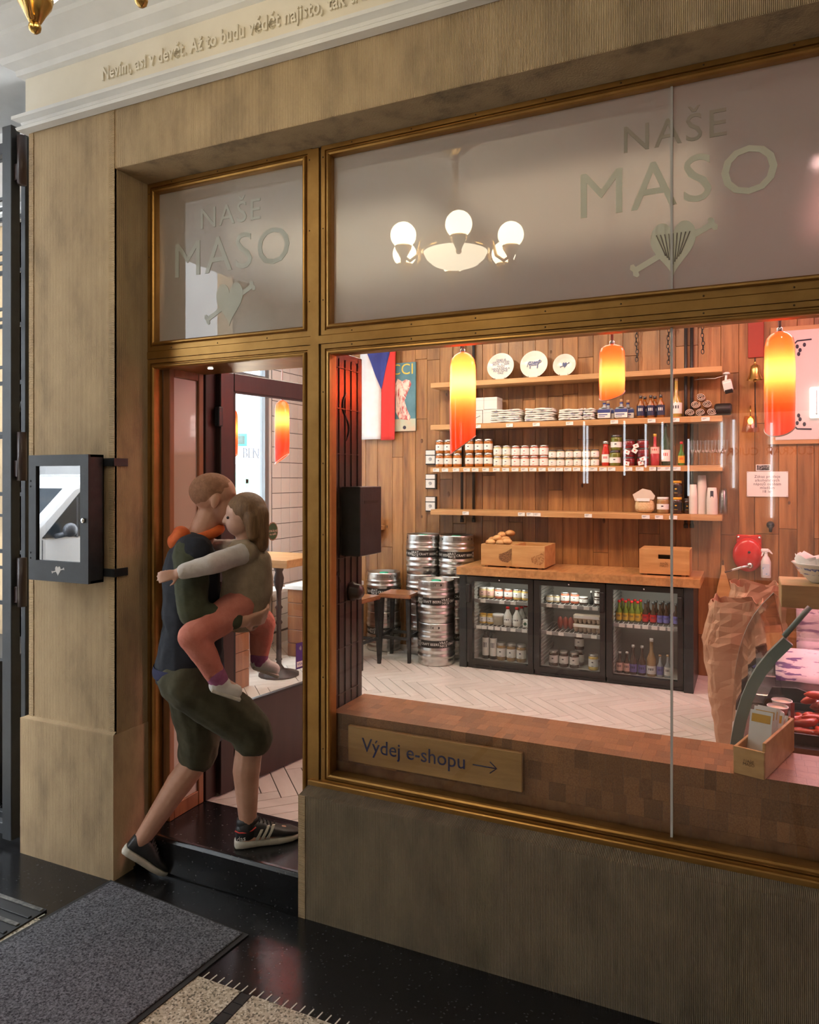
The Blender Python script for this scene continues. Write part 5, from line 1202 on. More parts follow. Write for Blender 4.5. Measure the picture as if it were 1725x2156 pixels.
# amber bulb lamp
t = thing('amber_glass_lamp', 'small lamp of amber glass with a glowing bulb on the wall', 'wall lamp', (.02, 3.86, 2.18))
B().lathe([(.066, 2.185), (.050, 2.31), (.044, 2.315)], c=(.02, 3.86, 0), n=16, capb=False, capt=False).build('glass_shade', glassm('amber_glass', (.85, .60, .10), .06), t)
B().sph((.02, 3.86, 2.275), .020, 12, 8, (1, 1, 1.3)).build('bulb', emis('warm_bulb', (1, .72, .25), 14), t)
B().tube([(.02, 3.86, 2.30), (.02, 3.86, 2.38), (.02, 3.92, 2.40)], .006, 6).build('holder', M['brass'], t)
# framed menu board, glowing order-here sign
t = thing('menu_board', 'large white framed board with leaf ornaments, right of the pendant lamp', 'board', (.6, yw, 2.09))
B().cbox(.165, 1.15, yw-.02, yw, 2.085, 3.02, .003).build('frame', M['oak_x'], t); bd_ = B().box(.20, 1.12, yw-.024, yw-.019, 2.12, 2.985).build('panel', pm('board_white', (.66, .62, .60), rough=.4), t)
b = B()
for x0, z0, sx, sz in ((.315, 2.905, 1, 1), (.315, 2.20, 1, -1)):
    b.tube([(x0+.14*sx, yw-.026, z0), (x0+.04, yw-.026, z0-.005*sz), (x0, yw-.026, z0-.05*sz), (x0-.01, yw-.026, z0-.11*sz)], .006, 5)
    for dx, dz in ((.04, -.05), (.06, -.08), (.09, -.04), (.05, -.11)): b.sph((x0+dx, yw-.026, z0+dz*sz), .014, 8, 6, (.8, .12, 1.2))
b.build('leaf_ornament', M['ink'], bd_)
t = thing('order_sign', 'lit white order-here sign with a down arrow on the back wall', 'sign', (.52, yw-.03, 2.29))
B().cbox(.440, .70, yw-.06, yw-.025, 2.285, 2.525, .008).build('light_box', emis('sign_glow', (1, .97, .92), 1.0), t)
b = B().tube([(.487, yw-.0615, 2.50), (.487, yw-.0615, 2.31)], .0022, 5); b.tube([(.475, yw-.0615, 2.325), (.487, yw-.0615, 2.31), (.499, yw-.0615, 2.325)], .0022, 5); b.build('arrow', M['ink'], t)
text('lettering', 'Objednávejte\ntady\nOrder here', M['ink'], (.60, yw-.0612, 2.405), .032, t, ext=.0003, line=1.4)
# fire hose reel
t = thing('fire_hose_reel', 'red fire hose reel cover with steel lever on the back wall', 'hose reel', (.0, 3.85, 1.04))
rd = pm('signal_red', (.55, .015, .015), rough=.25, coat=.5)
B().cbox(-.085, .10, yw-.02, yw, 1.24, 1.355, .008).build('wall_plate', rd, t)
B().lathe([(.115, 0), (.125, .012), (.12, .05), (.095, .068), (0, .078)], n=30, M=Matrix.Translation((0.0, yw-.005, 1.195)) @ Matrix.Rotation(PI/2, 4, 'X') @ Matrix.Diagonal((.92, 1.12, 1, 1))).build('reel_cover', rd, t)
B().tube([(.02, yw-.10, 1.115), (-.05, yw-.115, 1.10), (-.17, yw-.125, 1.055)], [.013, .011, .009], 10).build('lever', M['chrome'], t)
B().lathe([(.026, 0), (.026, .015), (.015, .03), (0, .031)], n=16, M=Matrix.Translation((.015, yw-.075, 1.115)) @ Matrix.Rotation(PI/2, 4, 'X')).build('valve', M['chrome'], t)
B().lathe([(.010, 0), (.008, .012), (0, .013)], n=12, M=Matrix.Translation((.01, yw-.08, 1.22)) @ Matrix.Rotation(PI/2, 4, 'X')).build('centre_bolt', M['black'], t)
for x in (-.07, .085): B().lathe([(.012, 0), (.009, .008), (0, .009)], n=12, M=Matrix.Translation((x, yw-.02, 1.335)) @ Matrix.Rotation(PI/2, 4, 'X')).build('bolt', M['chrome'], t)
t = thing('spray_bottle', 'white spray bottle hanging beside the red hose reel', 'spray bottle', (.128, 3.79, 1.03))
x, y, z = .13, 3.79, 1.03
B().lathe([(.034, 0), (.036, .004), (.036, .125), (.026, .155), (.013, .175), (.013, .185)], c=(x, y, z), n=18).build('bottle_body', pm('milky_plastic', (.70, .68, .66), rough=.3), t)
B().cbox(x-.035, x+.022, y-.014, y+.014, z+.20, z+.228, .006).tube([(x, y, z+.183), (x, y, z+.205)], .012, 10).build('spray_head', M['white'], t)
B().prism([(x-.012, z+.20), (x-.028, z+.20), (x-.034, z+.168), (x-.028, z+.166)], y-.007, y+.007, 'y').prism([(x+.02, z+.205), (x+.045, z+.185), (x+.048, z+.192), (x+.024, z+.224)], y-.01, y+.01, 'y').build('trigger', M['white'], t)
B().box(x-.024, x+.024, y-.0375, y-.0355, z+.02, z+.11).build('label', pm('blue_white_label', (.55, .6, .66), (.12, .35, .55), scale=25, lo=.55, hi=.6), t)
B().tube([(x, y+.01, z+.20), (x, y+.07, z+.215), (x, yw, z+.215)], .004, 6).build('hanger', M['iron'], t)
t = thing('wall_spout', 'dark metal spout fixed to the oak wall above the hose reel', 'spout', (.17, 3.90, 1.36)); B().lathe([(.022, 0), (.030, .02), (.026, .05), (.012, .07), (0, .071)], n=14, M=Matrix.Translation((.165, yw, 1.44)) @ Matrix.Rotation(PI/2, 4, 'X')).build('flange', M['iron'], t); B().tube([(.165, yw-.05, 1.44), (.165, yw-.07, 1.42), (.165, yw-.072, 1.385)], [.016, .014, .010], 10).build('nozzle', M['iron'], t)
# pepper mill on small shelf at the left
t = thing('corner_shelf', 'small oak shelf half hidden by the black letter box', 'shelf', (-3.42, 3.8, 1.30)); B().cbox(-3.66, -3.30, 3.72, YB-.03, 1.30, 1.345, .003).build('board', M['oak_x'], t); B().box(-3.6, -3.36, 3.80, YB-.03, 1.19, 1.30).build('bracket', M['oak_x'], t)
t = thing('pepper_mill', 'dark turned pepper mill on the corner shelf', 'pepper mill', (-3.435, 3.78, 1.345)); B().lathe([(.026, 0), (.024, .02), (.016, .06), (.02, .10), (.015, .13), (.022, .155), (.016, .178), (.006, .19), (.008, .20), (0, .203)], c=(-3.435, 3.78, 1.345), n=16).build('mill_body', M['brown_lac'], t)
t = thing('wooden_napkin_box', 'small wooden box on the corner shelf', 'box', (-3.37, 3.78, 1.345)); B().cbox(-3.405, -3.335, 3.75, 3.84, 1.345, 1.43, .002).build('box_body', crw, t)
# ================================================================== MEAT COUNTER AT THE RIGHT
mc = thing('meat_display_case', 'curved glass refrigerated meat display case at the right of the window', 'display case', (.3, 1.1, FZ))
prof = [(-.066, .74), (-.058, .80), (-.045, .87), (-.024, .95), (.0, 1.015), (.03, 1.075), (.07, 1.135), (.125, 1.20)]
gg_ = pm('grey_green_plastic', (.20, .25, .23), rough=.4)
def band(y0, y1, w):
    n = len(prof); inn = []
    for i, (x, z) in enumerate(prof):
        a = prof[max(0, i-1)]; c = prof[min(n-1, i+1)]; dx, dz = c[0]-a[0], c[1]-a[1]; l = math.hypot(dx, dz); inn.append((x + dz/l*w, z - dx/l*w))
    return B().prism(prof + inn[::-1], y0, y1, 'y')
band(.50, .535, .042).build('end_frame', gg_, mc)
band(1.72, 1.75, .03).build('end_frame', gg_, mc)
band(.535, 1.72, .004).build('curved_glass', M['glass_thin'], mc)
B().prism(prof + [(.75, 1.20), (.75, .74)], .515, .519, 'y').build('end_glass', glassm('end_glass_tint', (.93, .92, .93), .045), mc)
B().cbox(.125, .80, .5, 1.75, 1.194, 1.206, .002).build('top_glass', M['glass_thin'], mc)
B().box(-.04, .85, .52, 1.75, FZ, .735).build('base_cabinet', M['counter_steel'], mc)
stl_ = pm('rosy_steel', (.55, .52, .52), rough=.22, metal=1)
B().box(-.03, .80, .53, 1.74, .735, .775).build('deck', stl_, mc)
for k in range(3): B().cbox(.0, .80, 1.08+k*.16, 1.24+k*.16, .775, .82+k*.05, .004).build('steel_step', stl_, mc)
l = bpy.data.lights.new('case_lamp', 'AREA'); l.shape = 'RECTANGLE'; l.size = .5; l.size_y = .9; l.energy = 4.5; l.color = (1, .52, .55); lo = bpy.data.objects.new('case_lamp', l); COL.objects.link(lo); lo.location = (.45, 1.1, 1.19)
B().tube([(.127, .53, 1.20), (.217, .56, 1.315)], .011, 8).build('lid_prop', gg_, mc)
B().box(.82, .85, .5, 1.75, .735, 1.2).build('rear_panel', stl_, mc)
pp = pm('printed_wrap_paper', (.70, .52, .54), (.16, .07, .20), rough=.6, scale=22, st=(.4, 1, 2.4), lo=.55, hi=.58, detail=3)
for i, (x0, x1, y, z0, z1, a) in enumerate(((.22, .78, 1.45, .93, 1.17, 14), (.12, .70, 1.20, .865, .99, 50))):
    t = thing('wrapping_paper', ('upright pink patterned paper sheet at the back of the display case', 'pink patterned paper sheet lying over the steel steps')[i], 'paper', ((x0+x1)/2, y, z0), group='patterned paper in the display case')
    b = B(); n = 12; vs = []; fs = []
    for j in range(n+1):
        x = x0 + (x1-x0)*j/n
        for q in range(5): s_ = q/4; vs.append((x, y + s_*(z1-z0)*math.tan(R(a)) + .006*math.sin(x*40+q), z0 + (z1-z0)*s_))
    for j in range(n):
        for q in range(4): k = j*5+q; fs.append((k, k+5, k+6, k+1))
    o = b.add(vs, fs, True).build('sheet', pp, t); m = o.modifiers.new('s', 'SOLIDIFY'); m.thickness = .002
t = thing('sausage_tray', 'dark tray heaped with red sausages in the display case', 'tray', (.35, .78, .776))
B().box(.155, .60, .58, 1.03, .776, .784).box(.155, .165, .58, 1.03, .784, .815).box(.59, .60, .58, 1.03, .784, .815).box(.165, .59, .58, .59, .784, .815).box(.165, .59, 1.02, 1.03, .784, .815).build('tray_body', M['counter_steel'], t)
def sausage(seed):
    r_ = random.Random(seed); n = 9; L = r_.uniform(.095, .12); c = r_.uniform(6, 14); pts = []
    for i in range(n):
        a = (i/(n-1)-.5)*L; pts.append((a, c*a*a, 0))
    rr_ = [.004, .0135, .0165, .017, .017, .017, .0165, .0135, .004]
    return B().tube(pts, rr_, 10).build('sausage', pm('red_sausage', (.42, .035, .018), (.55, .07, .03), rough=.28, scale=14, rnd=.15, coat=.3))
sp_ = [Proto(sausage(i)) for i in range(3)]
rs = random.Random(4); k = 0
for lay in range(5):
    for i in range(12 - lay*2):
        x = rs.uniform(.185+lay*.02, .50-lay*.02); y = rs.uniform(.61+lay*.03, .95-lay*.02); z = .802 + lay*.027
        o = sp_[k % 3].place((x, y, z), None, rs.uniform(0, PI)); o.rotation_euler = (rs.uniform(-.4, .4), rs.uniform(-.35, .35), rs.uniform(0, PI))
        tag(o, 'short red smoked sausage heaped in the tray of the display case', 'sausage', 'heap of red sausages'); k += 1
cup = pm('clear_tub', (.70, .66, .64), rough=.2)
for i, (x, y) in enumerate(((.075, .64), (.095, .735), (.115, .83), (.135, .93))):
    t = thing('spread_tub', f'clear tub of pale spread beside the sausages, {ORD[i]} from the window', 'tub', (x, y, .776), group='tubs of spread')
    B().lathe([(.030, .776), (.040, .84), (.042, .842), (.042, .846), (.039, .846)], c=(x, y, 0), n=22, capt=False).build('tub_wall', cup, t); B().lathe([(.0, .832), (.037, .832), (.038, .836), (0, .838)], c=(x, y, 0), n=22, capb=False).build('spread', pm('pale_spread_top', (.62, .42, .30), (.70, .52, .40), scale=60), t)
t = thing('price_pick', 'small red price marker standing between tubs and sausages', 'price marker', (.165, .70, .80)); B().box(.158, .172, .699, .701, .776, .90).build('marker_blade', pm('red_marker', (.5, .06, .05)), t)
t = thing('black_slate', 'black slate board leaning behind the tubs in the display case', 'slate', (.2, 1.02, .776)); B().prism([(.06, .776), (.26, .776), (.25, .86), (.20, .875), (.10, .87)], 1.04, 1.05, 'y').build('slate_board', M['black'], t)
bxw = thing('block_stand', 'pale wooden block on the display case under the bowl', 'wooden block', (.5, 1.35, 1.207))
B().cbox(.142, .80, 1.20, 1.52, 1.207, 1.315, .003).build('block_body', pm('waxed_wood', (.42, .27, .12), (.56, .38, .18), rough=.4, scale=3, st=(.6, 5, 6)), bxw)
t = thing('patterned_bowl', 'white and blue patterned bowl at the right edge', 'bowl', (.36, 1.36, 1.316))
B().lathe([(.075, 1.316), (.08, 1.322), (.125, 1.365), (.145, 1.40), (.155, 1.408), (.150, 1.41), (.12, 1.368), (.07, 1.33), (0, 1.328)], c=(.345, 1.36, 0), n=32).build('bowl_body', plm, t)
B().lathe([(.1175, 1.356), (.139, 1.388)], c=(.345, 1.36, 0), n=40, capb=False, capt=False).build('blue_pattern', pm('blue_onion_pattern', (.68, .68, .68), (.06, .10, .34), scale=42, lo=.46, hi=.54, detail=2, rough=.2), t)
pw = thing('paper_wrap', 'white paper sheets standing in the patterned bowl', 'paper', (.345, 1.36, 1.345))
for a in (0, 1.3, 2.6):
    b = B(); vs = [(.345 + .115*math.cos(a + s*.5)*(1+q*.22), 1.36 + .10*math.sin(a + s*.5)*(1+q*.22), 1.352 + q*(.085 + .02*math.sin(3*s+a))) for s in range(7) for q in (0, .5, 1)]
    o = b.add(vs, [(s*3+q, s*3+3+q, s*3+4+q, s*3+q+1) for s in range(6) for q in (0, 1)], True).build('paper_sheet', M['paper'], pw); m = o.modifiers.new('s', 'SOLIDIFY'); m.thickness = .001
# kraft sacks
kr = pm('kraft_paper', (.50, .255, .145), (.60, .34, .21), rough=.7, scale=4, bump=.5, bscale=9, detail=3)
def sack(cx, cy, w1, d, h, rz, lab, seed):
    r_ = random.Random(seed); t = thing('paper_sack', lab, 'paper sack', (cx, cy, FZ), group='brown paper sacks')
    n, m_ = 44, 26; vs = []; fs = []
    from mathutils import noise as nz
    for j in range(m_+1):
        q = j/m_; z = FZ + .002 + h*q
        sc = .62 + .5*math.sin(min(1, q*1.15)*PI*.5)**.8 - .22*max(0, q-.72)/.28
        for i in range(n):
            a = 2*PI*i/n; ca, sa = math.cos(a), math.sin(a); ex = .45
            x = math.copysign(abs(ca)**ex, ca)*w1/2*sc; y = math.copysign(abs(sa)**ex, sa)*d/2*sc
            p_ = nz.noise((x*9+seed, y*9, z*5)); p2 = nz.noise((x*22, y*22+seed, z*16)); k_ = 1 + .16*p_ + (.09+.22*max(0, q-.7))*p2 + .05*nz.noise((x*40, y*40, z*9+seed))
            zz = z + (.05*nz.noise((ca*2, sa*2, seed)) if j == m_ else 0) + (.018*p2 if q > .6 else 0)
            c_, s_ = math.cos(rz), math.sin(rz); vs.append((cx + (x*c_-y*s_)*k_, cy + (x*s_+y*c_)*k_, zz))
    for j in range(m_):
        for i in range(n): fs.append((j*n+i, j*n+(i+1)%n, (j+1)*n+(i+1)%n, (j+1)*n+i))
    fs.append(tuple(reversed(range(n))))
    o = B().add(vs, fs, False).build('sack_body', kr, t); m = o.modifiers.new('s', 'SOLIDIFY'); m.thickness = .003
sack(-.065, 2.22, .31, .22, .90, R(-12), 'large brown paper sack standing in front, beside the display case', 3)
sack(.055, 2.56, .30, .20, .96, R(8), 'crumpled brown paper sack standing behind the front sack', 8)
t = thing('wooden_paddle', 'pale wooden paddle hanging below the hose reel lever', 'paddle', (-.19, 3.86, .80)); B().prism([(-.245, .80), (-.115, .80), (-.13, .92), (-.165, 1.04), (-.175, 1.10), (-.195, 1.10), (-.20, 1.04), (-.225, .93)], 3.895, 3.915, 'y').build('paddle_board', crw, t); B().tube([(-.185, 3.90, 1.09), (-.185, 3.92, 1.14)], .003, 5).build('hook', M['iron'], t)
# leaflet box in the window
Ml = Matrix.Translation((-.045, .082, .807)) @ Matrix.Rotation(R(-17), 4, 'Z')
t = thing('leaflet_box', 'small wooden box of leaflets on the butcher block bench', 'box', (.02, .25, .807))
for n_, a in (('front_board', (0, .10, 0, .010, 0, .092)), ('side_board', (0, .010, .010, .35, 0, .092)), ('side_board', (.09, .10, .010, .35, 0, .12)), ('back_board', (0, .10, .35, .36, 0, .12)), ('bottom_board', (.01, .09, .01, .35, 0, .008))): B().cbox(*a, .0015, M=Ml).build(n_, crw, t)
text('print', 'NAŠE\nMASO', ink2, tuple(Ml @ Vector((.05, -.0008, .045))), .014, t, rot=(PI/2, 0, R(-17)), ext=.0003, line=.8)
for i, (y, h_, lean, c_) in enumerate(((.09, .185, 18, 'paper'), (.125, .19, 20, 'lid_yellow'), (.16, .185, 22, 'paper'), (.205, .165, 30, 'paper'), (.245, .15, 36, 'label_pink'))):
    Mq = Ml @ Matrix.Translation((.012, y, .010)) @ Matrix.Rotation(R(-lean), 4, 'X')
    l = thing('leaflet', f'printed leaflet standing in the wooden box, {ORD[i]} from the front', 'leaflet', tuple(Ml @ Vector((.05, y, .01))), group='leaflets in the box')
    B().box(0, .074, 0, .006, 0, h_, M=Mq).build('folded_paper', M['paper'], l); B().box(.006, .068, -.0006, 0, h_-.04, h_-.012, M=Mq).build('print', M[c_] if c_ != 'paper' else M['lid_yellow'], l)

# ================================================================== ARCADE THINGS
# glass menu case on the pier
mn = thing('menu_case', 'black steel menu case with glass door on the stone pier', 'menu case', (-2.83, -.25, 1.34))
x0, x1, z0, z1, yf, yb = -3.020, -2.640, 1.345, 1.918, -.310, -.225
gx0, gx1, gz0, gz1 = -2.972, -2.690, 1.437, 1.868
B().box(x0, x1, yf+.012, yb, z0, z0+.012).box(x0, x1, yf+.012, yb, z1-.012, z1).box(x0, x0+.012, yf+.012, yb, z0, z1).box(x1-.012, x1, yf+.012, yb, z0, z1).box(x0, x1, yb-.004, yb, z0, z1).build('case_body', M['iron'], mn)
d = B().box(x0, x1, yf, yf+.012, z0, gz0).box(x0, x1, yf, yf+.012, gz1, z1).box(x0, gx0, yf, yf+.012, gz0, gz1).box(gx1, x1, yf, yf+.012, gz0, gz1).build('case_door', M['iron_dark'], mn)
B().box(gx0, gx1, yf+.010, yf+.014, gz0, gz1).build('case_pane', pm('dark_mirror_glass', (.10, .10, .11), rough=.0, metal=1.0, spec=1) if False else glassm('case_glass', (.5, .5, .52), .30), d)
B().lathe([(.012, 0), (.012, .006), (.009, .010), (0, .011)], n=16, M=Matrix.Translation((-2.668, yf, 1.625)) @ Matrix.Rotation(PI/2, 4, 'X')).build('lock', M['chrome'], d)
B().prism(heart(-2.828, 1.393, .034, .044), yf-.0012, yf+.0005, 'y').prism(bone(-2.828, 1.396, .078, .005, R(14)), yf-.001, yf+.0005, 'y').build('heart_cutout', pm('cutout_white', (.62, .60, .58)), d)
for z in (1.80, 1.775, 1.47, 1.445): B().lathe([(.005, 0), (.004, .003)], n=8, M=Matrix.Translation((-3.008, yf, z)) @ Matrix.Rotation(PI/2, 4, 'X')).build('screw', M['black'], d)
for z in (1.885, 1.385):
    B().box(-3.10, PX1+.006, -.212, -.204, z-.018, z+.018).box(PX1+.0026, PX1+.008, -.212, -.13, z-.018, z+.018).build('strap', M['iron'], mn)
B().box(-2.95, -2.70, -.226, -.205, 1.37, 1.90).build('spacer', M['iron'], mn)
# iron gate
def barx(b, xa, xb, y, z, t=.009): b.box(xa, xb, y-t, y+t, z-t, z+t)
gt = thing('iron_gate', 'black iron gate leaf standing open left of the pier', 'gate', (-3.4, -.17, .03))
B().cbox(-3.352, -3.285, -.20, -.15, .03, 3.55, .003).build('hinge_post', M['iron_dark'], gt)
B().cbox(-4.60, -4.54, -.20, -.15, .03, 3.55, .003).build('hinge_post', M['iron_dark'], gt)
for z in (3.42, .05): B().cbox(-4.54, -3.352, -.195, -.155, z, z+.055, .003).build('rail', M['iron_dark'], gt)
for z in (3.20, 3.15, 2.93, 2.88, 2.65, 2.60, 2.36, 2.03, 1.62, 1.36, .90): B().box(-4.54, -3.352, -.18, -.165, z, z+.014).build('bar', M['iron_dark'], gt)
for x in (-3.62, -3.90, -4.2): B().box(x, x+.02, -.182, -.162, .105, 3.42).build('upright', M['iron_dark'], gt)
for z in (3.26, 1.80, 1.18): B().tube([(-3.255, -.165, z), (-3.255, -.165, z+.24)], .022, 12).box(-3.29, -3.25, -.185, -.145, z+.02, z+.10).build('hinge', M['brown_lac'], gt)
gf = thing('iron_grille', 'fixed black iron grille behind the open gate leaf', 'grille', (-3.8, -.03, .0))
B().cbox(-3.387, -3.352, -.07, -.02, .0, 3.57, .003).build('frame_post', M['iron_dark'], gf)
B().cbox(-4.58, -4.54, -.07, -.02, .0, 3.57, .003).build('frame_post', M['iron_dark'], gf)
for z in (3.48, .02): B().cbox(-4.54, -3.387, -.06, -.03, z, z+.05, .003).build('rail', M['iron_dark'], gf)
for z in (3.16, 2.88, 2.60, 2.30, 2.02, 1.72, 1.42, 1.15): B().box(-4.54, -3.387, -.052, -.036, z, z+.02).build('bar', M['iron_dark'], gf)
for z in (1.74, 2.04):
    B().tube([(-3.42, -.045, z-.0), (-3.47, -.045, z+.07), (-3.42, -.045, z+.14), (-3.39, -.045, z+.20)], .008, 6).build('scroll', M['iron_dark'], gf)
for x in (-3.62, -3.86): B().box(x, x+.02, -.052, -.036, .07, 3.48).build('upright', M['iron_dark'], gf)
t = thing('black_cabinet', 'black metal cabinet standing behind the iron grille', 'cabinet', (-4.1, .25, 0)); B().cbox(-4.50, -3.775, .10, .55, .0, .81, .006).build('cabinet_body', M['black'], t); B().box(-4.45, -3.80, .092, .10, .05, .74).build('cabinet_door', M['iron'], t)
# mats
ma = R(-4.5); Mm = Matrix.Translation((-2.605, -.218, 0)) @ Matrix.Rotation(ma, 4, 'Z')
mt = thing('door_mat', 'large grey carpet door mat in front of the entrance', 'mat', (-2.25, -.8, 0))
B().box(0, .812, -1.35, 0, .0005, .006, M=Mm).build('rubber_base', M['rubber'], mt)
B().cbox(.022, .790, -1.33, -.010, .005, .012, .003, M=Mm).build('carpet_pile', M['carpet'], mt)
m2 = thing('ribbed_mat', 'black ribbed rubber mat with pale strips at the left edge', 'mat', (-3.1, -.6, 0))
B().box(-3.9, -2.665, -.79, -.50, .0005, .008).build('mat_base', M['rubber'], m2)
ribm = pm('worn_rib', (.06, .06, .055), (.20, .19, .17), rough=.7, scale=30)
for i in range(5): B().cbox(-3.89, -2.675, -.525-i*.055, -.507-i*.055, .007, .014, .002).build('rib', M['rubber'] if i % 2 else ribm, m2)
# white van in the street, mirrored in the menu case
vn = thing('white_van', 'white delivery van parked in the street, mirrored in the menu case', 'van', (-8, -5, 0))
wh = pm('van_white', (.62, .63, .64), rough=.15, coat=.6); dk = pm('van_glass', (.025, .03, .035), rough=.04, spec=.8); gr = pm('grey_plastic', (.06, .065, .075), rough=.4)
side = [(-2.55, .40), (-2.56, .75), (-2.68, .95), (-3.32, 1.14), (-3.95, 1.72), (-4.25, 1.83), (-4.8, 1.87), (-7.1, 1.86), (-7.28, 1.70), (-7.32, .40)]
B().prism([(a, b_) for a, b_ in side], -8.75, -7.0, 'x').build('body', wh, vn, bevel=.05)
B().prism([(-3.55, 1.16), (-4.06, 1.665), (-4.30, 1.72), (-4.62, 1.72), (-4.62, 1.14)], -7.004, -6.992, 'x').build('side_window', dk, vn)
B().prism([(-3.38, 1.17), (-3.93, 1.68), (-3.92, 1.70), (-3.36, 1.19)], -8.62, -7.13, 'x').build('windscreen', dk, vn)
B().box(-7.003, -6.990, -4.02, -4.00, 1.14, 1.60).build('window_divider', gr, vn)
b = B().sph((-6.86, -3.80, 1.24), .10, 14, 10, (.55, .9, .8)); b.build('wing_mirror', gr, vn); B().tube([(-7.0, -3.72, 1.17), (-6.88, -3.78, 1.20)], .03, 8).build('mirror_arm', gr, vn)
B().box(-7.005, -6.996, -4.72, -4.71, .45, 1.75).box(-7.005, -6.996, -3.56, -3.55, .45, 1.14).build('door_gap', gr, vn); B().box(-7.008, -6.994, -4.62, -4.50, 1.00, 1.03).build('door_handle', gr, vn)
for y in (-3.1, -6.4): B().lathe([(.33, 0), (.34, .03), (.34, .17), (.30, .2), (.16, .19), (0, .18)], n=24, M=Matrix.Translation((-7.18, y, .32)) @ Matrix.Rotation(PI/2, 4, 'Y')).build('wheel', M['black'], vn)
B().box(-7.012, -6.99, -6.0, -3.5, .52, .58).build('rub_strip', gr, vn)
# rose spotlight behind the frosted pane
t = thing('ceiling_spotlight', 'glowing rose spotlight behind the frosted pane, top right', 'spotlight', (.26, .38, 3.2))
B().lathe([(.05, 2.96), (.055, 2.965), (.055, 3.05), (.02, 3.09)], c=(.26, .38, 0), n=18).build('lamp_housing', M['white'], t)
B().lathe([(.048, 2.955), (.048, 2.9595)], c=(.26, .38, 0), n=18).build('lamp_face', emis('rose_glow', (1, .62, .68), 40), t)
B().tube([(.26, .38, 3.08), (.26, .38, 3.6)], .008, 8).build('stem', M['white'], t)
# ================================================================== MAN CARRYING A CHILD
PA = math.atan2(.692, .722); PL = Vector((-2.15, .03, 0))
def capsule(b, p, q, r1, r2, n=12):
    """closed tapered capsule; coordinates are (forward, right, up)"""
    p, q = Vector((p[0], -p[1], p[2])), Vector((q[0], -q[1], q[2])); d = (q-p).normalized()
    pts, rr = [], []
    for t in (-90, -60, -30, 0): pts.append(p + d*r1*math.sin(R(t))); rr.append(max(.0005, r1*math.cos(R(t))))
    for t in (0, 30, 60, 90): pts.append(q + d*r2*math.sin(R(t))); rr.append(max(.0005, r2*math.cos(R(t))))
    b.tube(pts, rr, n)
def ell(b, c, rad, tilt=0, yaw=0):
    M_ = Matrix.Translation((c[0], -c[1], c[2])) @ Matrix.Rotation(yaw, 4, 'Z') @ Matrix.Rotation(tilt, 4, 'Y') @ Matrix.Diagonal((*rad, 1)); b.sph((0, 0, 0), 1, 16, 12, M=M_)
def figure(name, b, mat, parent=None, vox=.007, it=4, disp=0):
    o = b.build(name, mat, None, fix=False)
    m = o.modifiers.new('fuse', 'REMESH'); m.mode = 'VOXEL'; m.voxel_size = vox; m.use_smooth_shade = True
    m = o.modifiers.new('smooth', 'SMOOTH'); m.factor = .5; m.iterations = it
    if disp:
        tx = bpy.data.textures.new(name + '_folds', 'CLOUDS'); tx.noise_scale = .10
        m = o.modifiers.new('folds', 'DISPLACE'); m.texture = tx; m.strength = disp*1.2; m.mid_level = .5
        m = o.modifiers.new('smooth2', 'SMOOTH'); m.factor = .5; m.iterations = 2
    if parent is None: o.location = PL; o.rotation_euler = (0, 0, PA)
    else: setp(o, parent)
    return o
def hand(b, w, dirv, up, s, curl=.35, thumb=1):
    """palm, four fingers and thumb; w wrist, dirv towards the fingers, up = back of the hand"""
    w = Vector(w); d = Vector(dirv).normalized(); u = Vector(up).normalized(); sd = d.cross(u).normalized(); u = sd.cross(d)
    for k in (-.9, -.3, .3, .9): capsule(b, w + d*.01*s + sd*k*.014*s, w + d*.075*s + sd*k*.030*s, .014*s, .0125*s, 8)
    for k, L in zip((-1.0, -.35, .32, .95), (.058, .072, .078, .068)):
        a = w + d*.078*s + sd*k*.031*s; m1 = a + (d*math.cos(curl) - u*math.sin(curl))*L*.5*s + sd*k*.003*s; m2 = m1 + (d*math.cos(curl*2.2) - u*math.sin(curl*2.2))*L*.5*s
        capsule(b, a, m1, .0098*s, .009*s, 8); capsule(b, m1, m2, .009*s, .0072*s, 8)
    a = w + d*.022*s + sd*thumb*.030*s; m1 = a + (d*.6 + sd*thumb*.75 - u*.25).normalized()*.036*s; m2 = m1 + (d*.9 + sd*thumb*.25 - u*.3).normalized()*.03*s
    capsule(b, a, m1, .0125*s, .0105*s, 8); capsule(b, m1, m2, .0105*s, .008*s, 8)
skin = pm('skin', (.52, .265, .175), (.60, .33, .23), rough=.5, scale=12, spec=.35)
skin2 = pm('child_skin', (.62, .35, .26), (.68, .42, .32), rough=.5, scale=12, spec=.35)
navyc = pm('navy_jersey', (.008, .010, .018), (.014, .017, .028), rough=.85, scale=20, bump=.45, bscale=10, bst=(1, 1, 2.2))
olive = pm('olive_sleeve', (.045, .050, .026), (.065, .070, .038), rough=.9, scale=20, bump=.45, bscale=10, bst=(1, 1, 2.2))
khaki = pm('dark_khaki_shorts', (.050, .045, .024), (.075, .068, .038), rough=.9, scale=14, bump=.45, bscale=9, bst=(1.6, 1.6, 1))
orange = pm('orange_collar', (.62, .10, .018), (.70, .15, .03), rough=.85, scale=20)
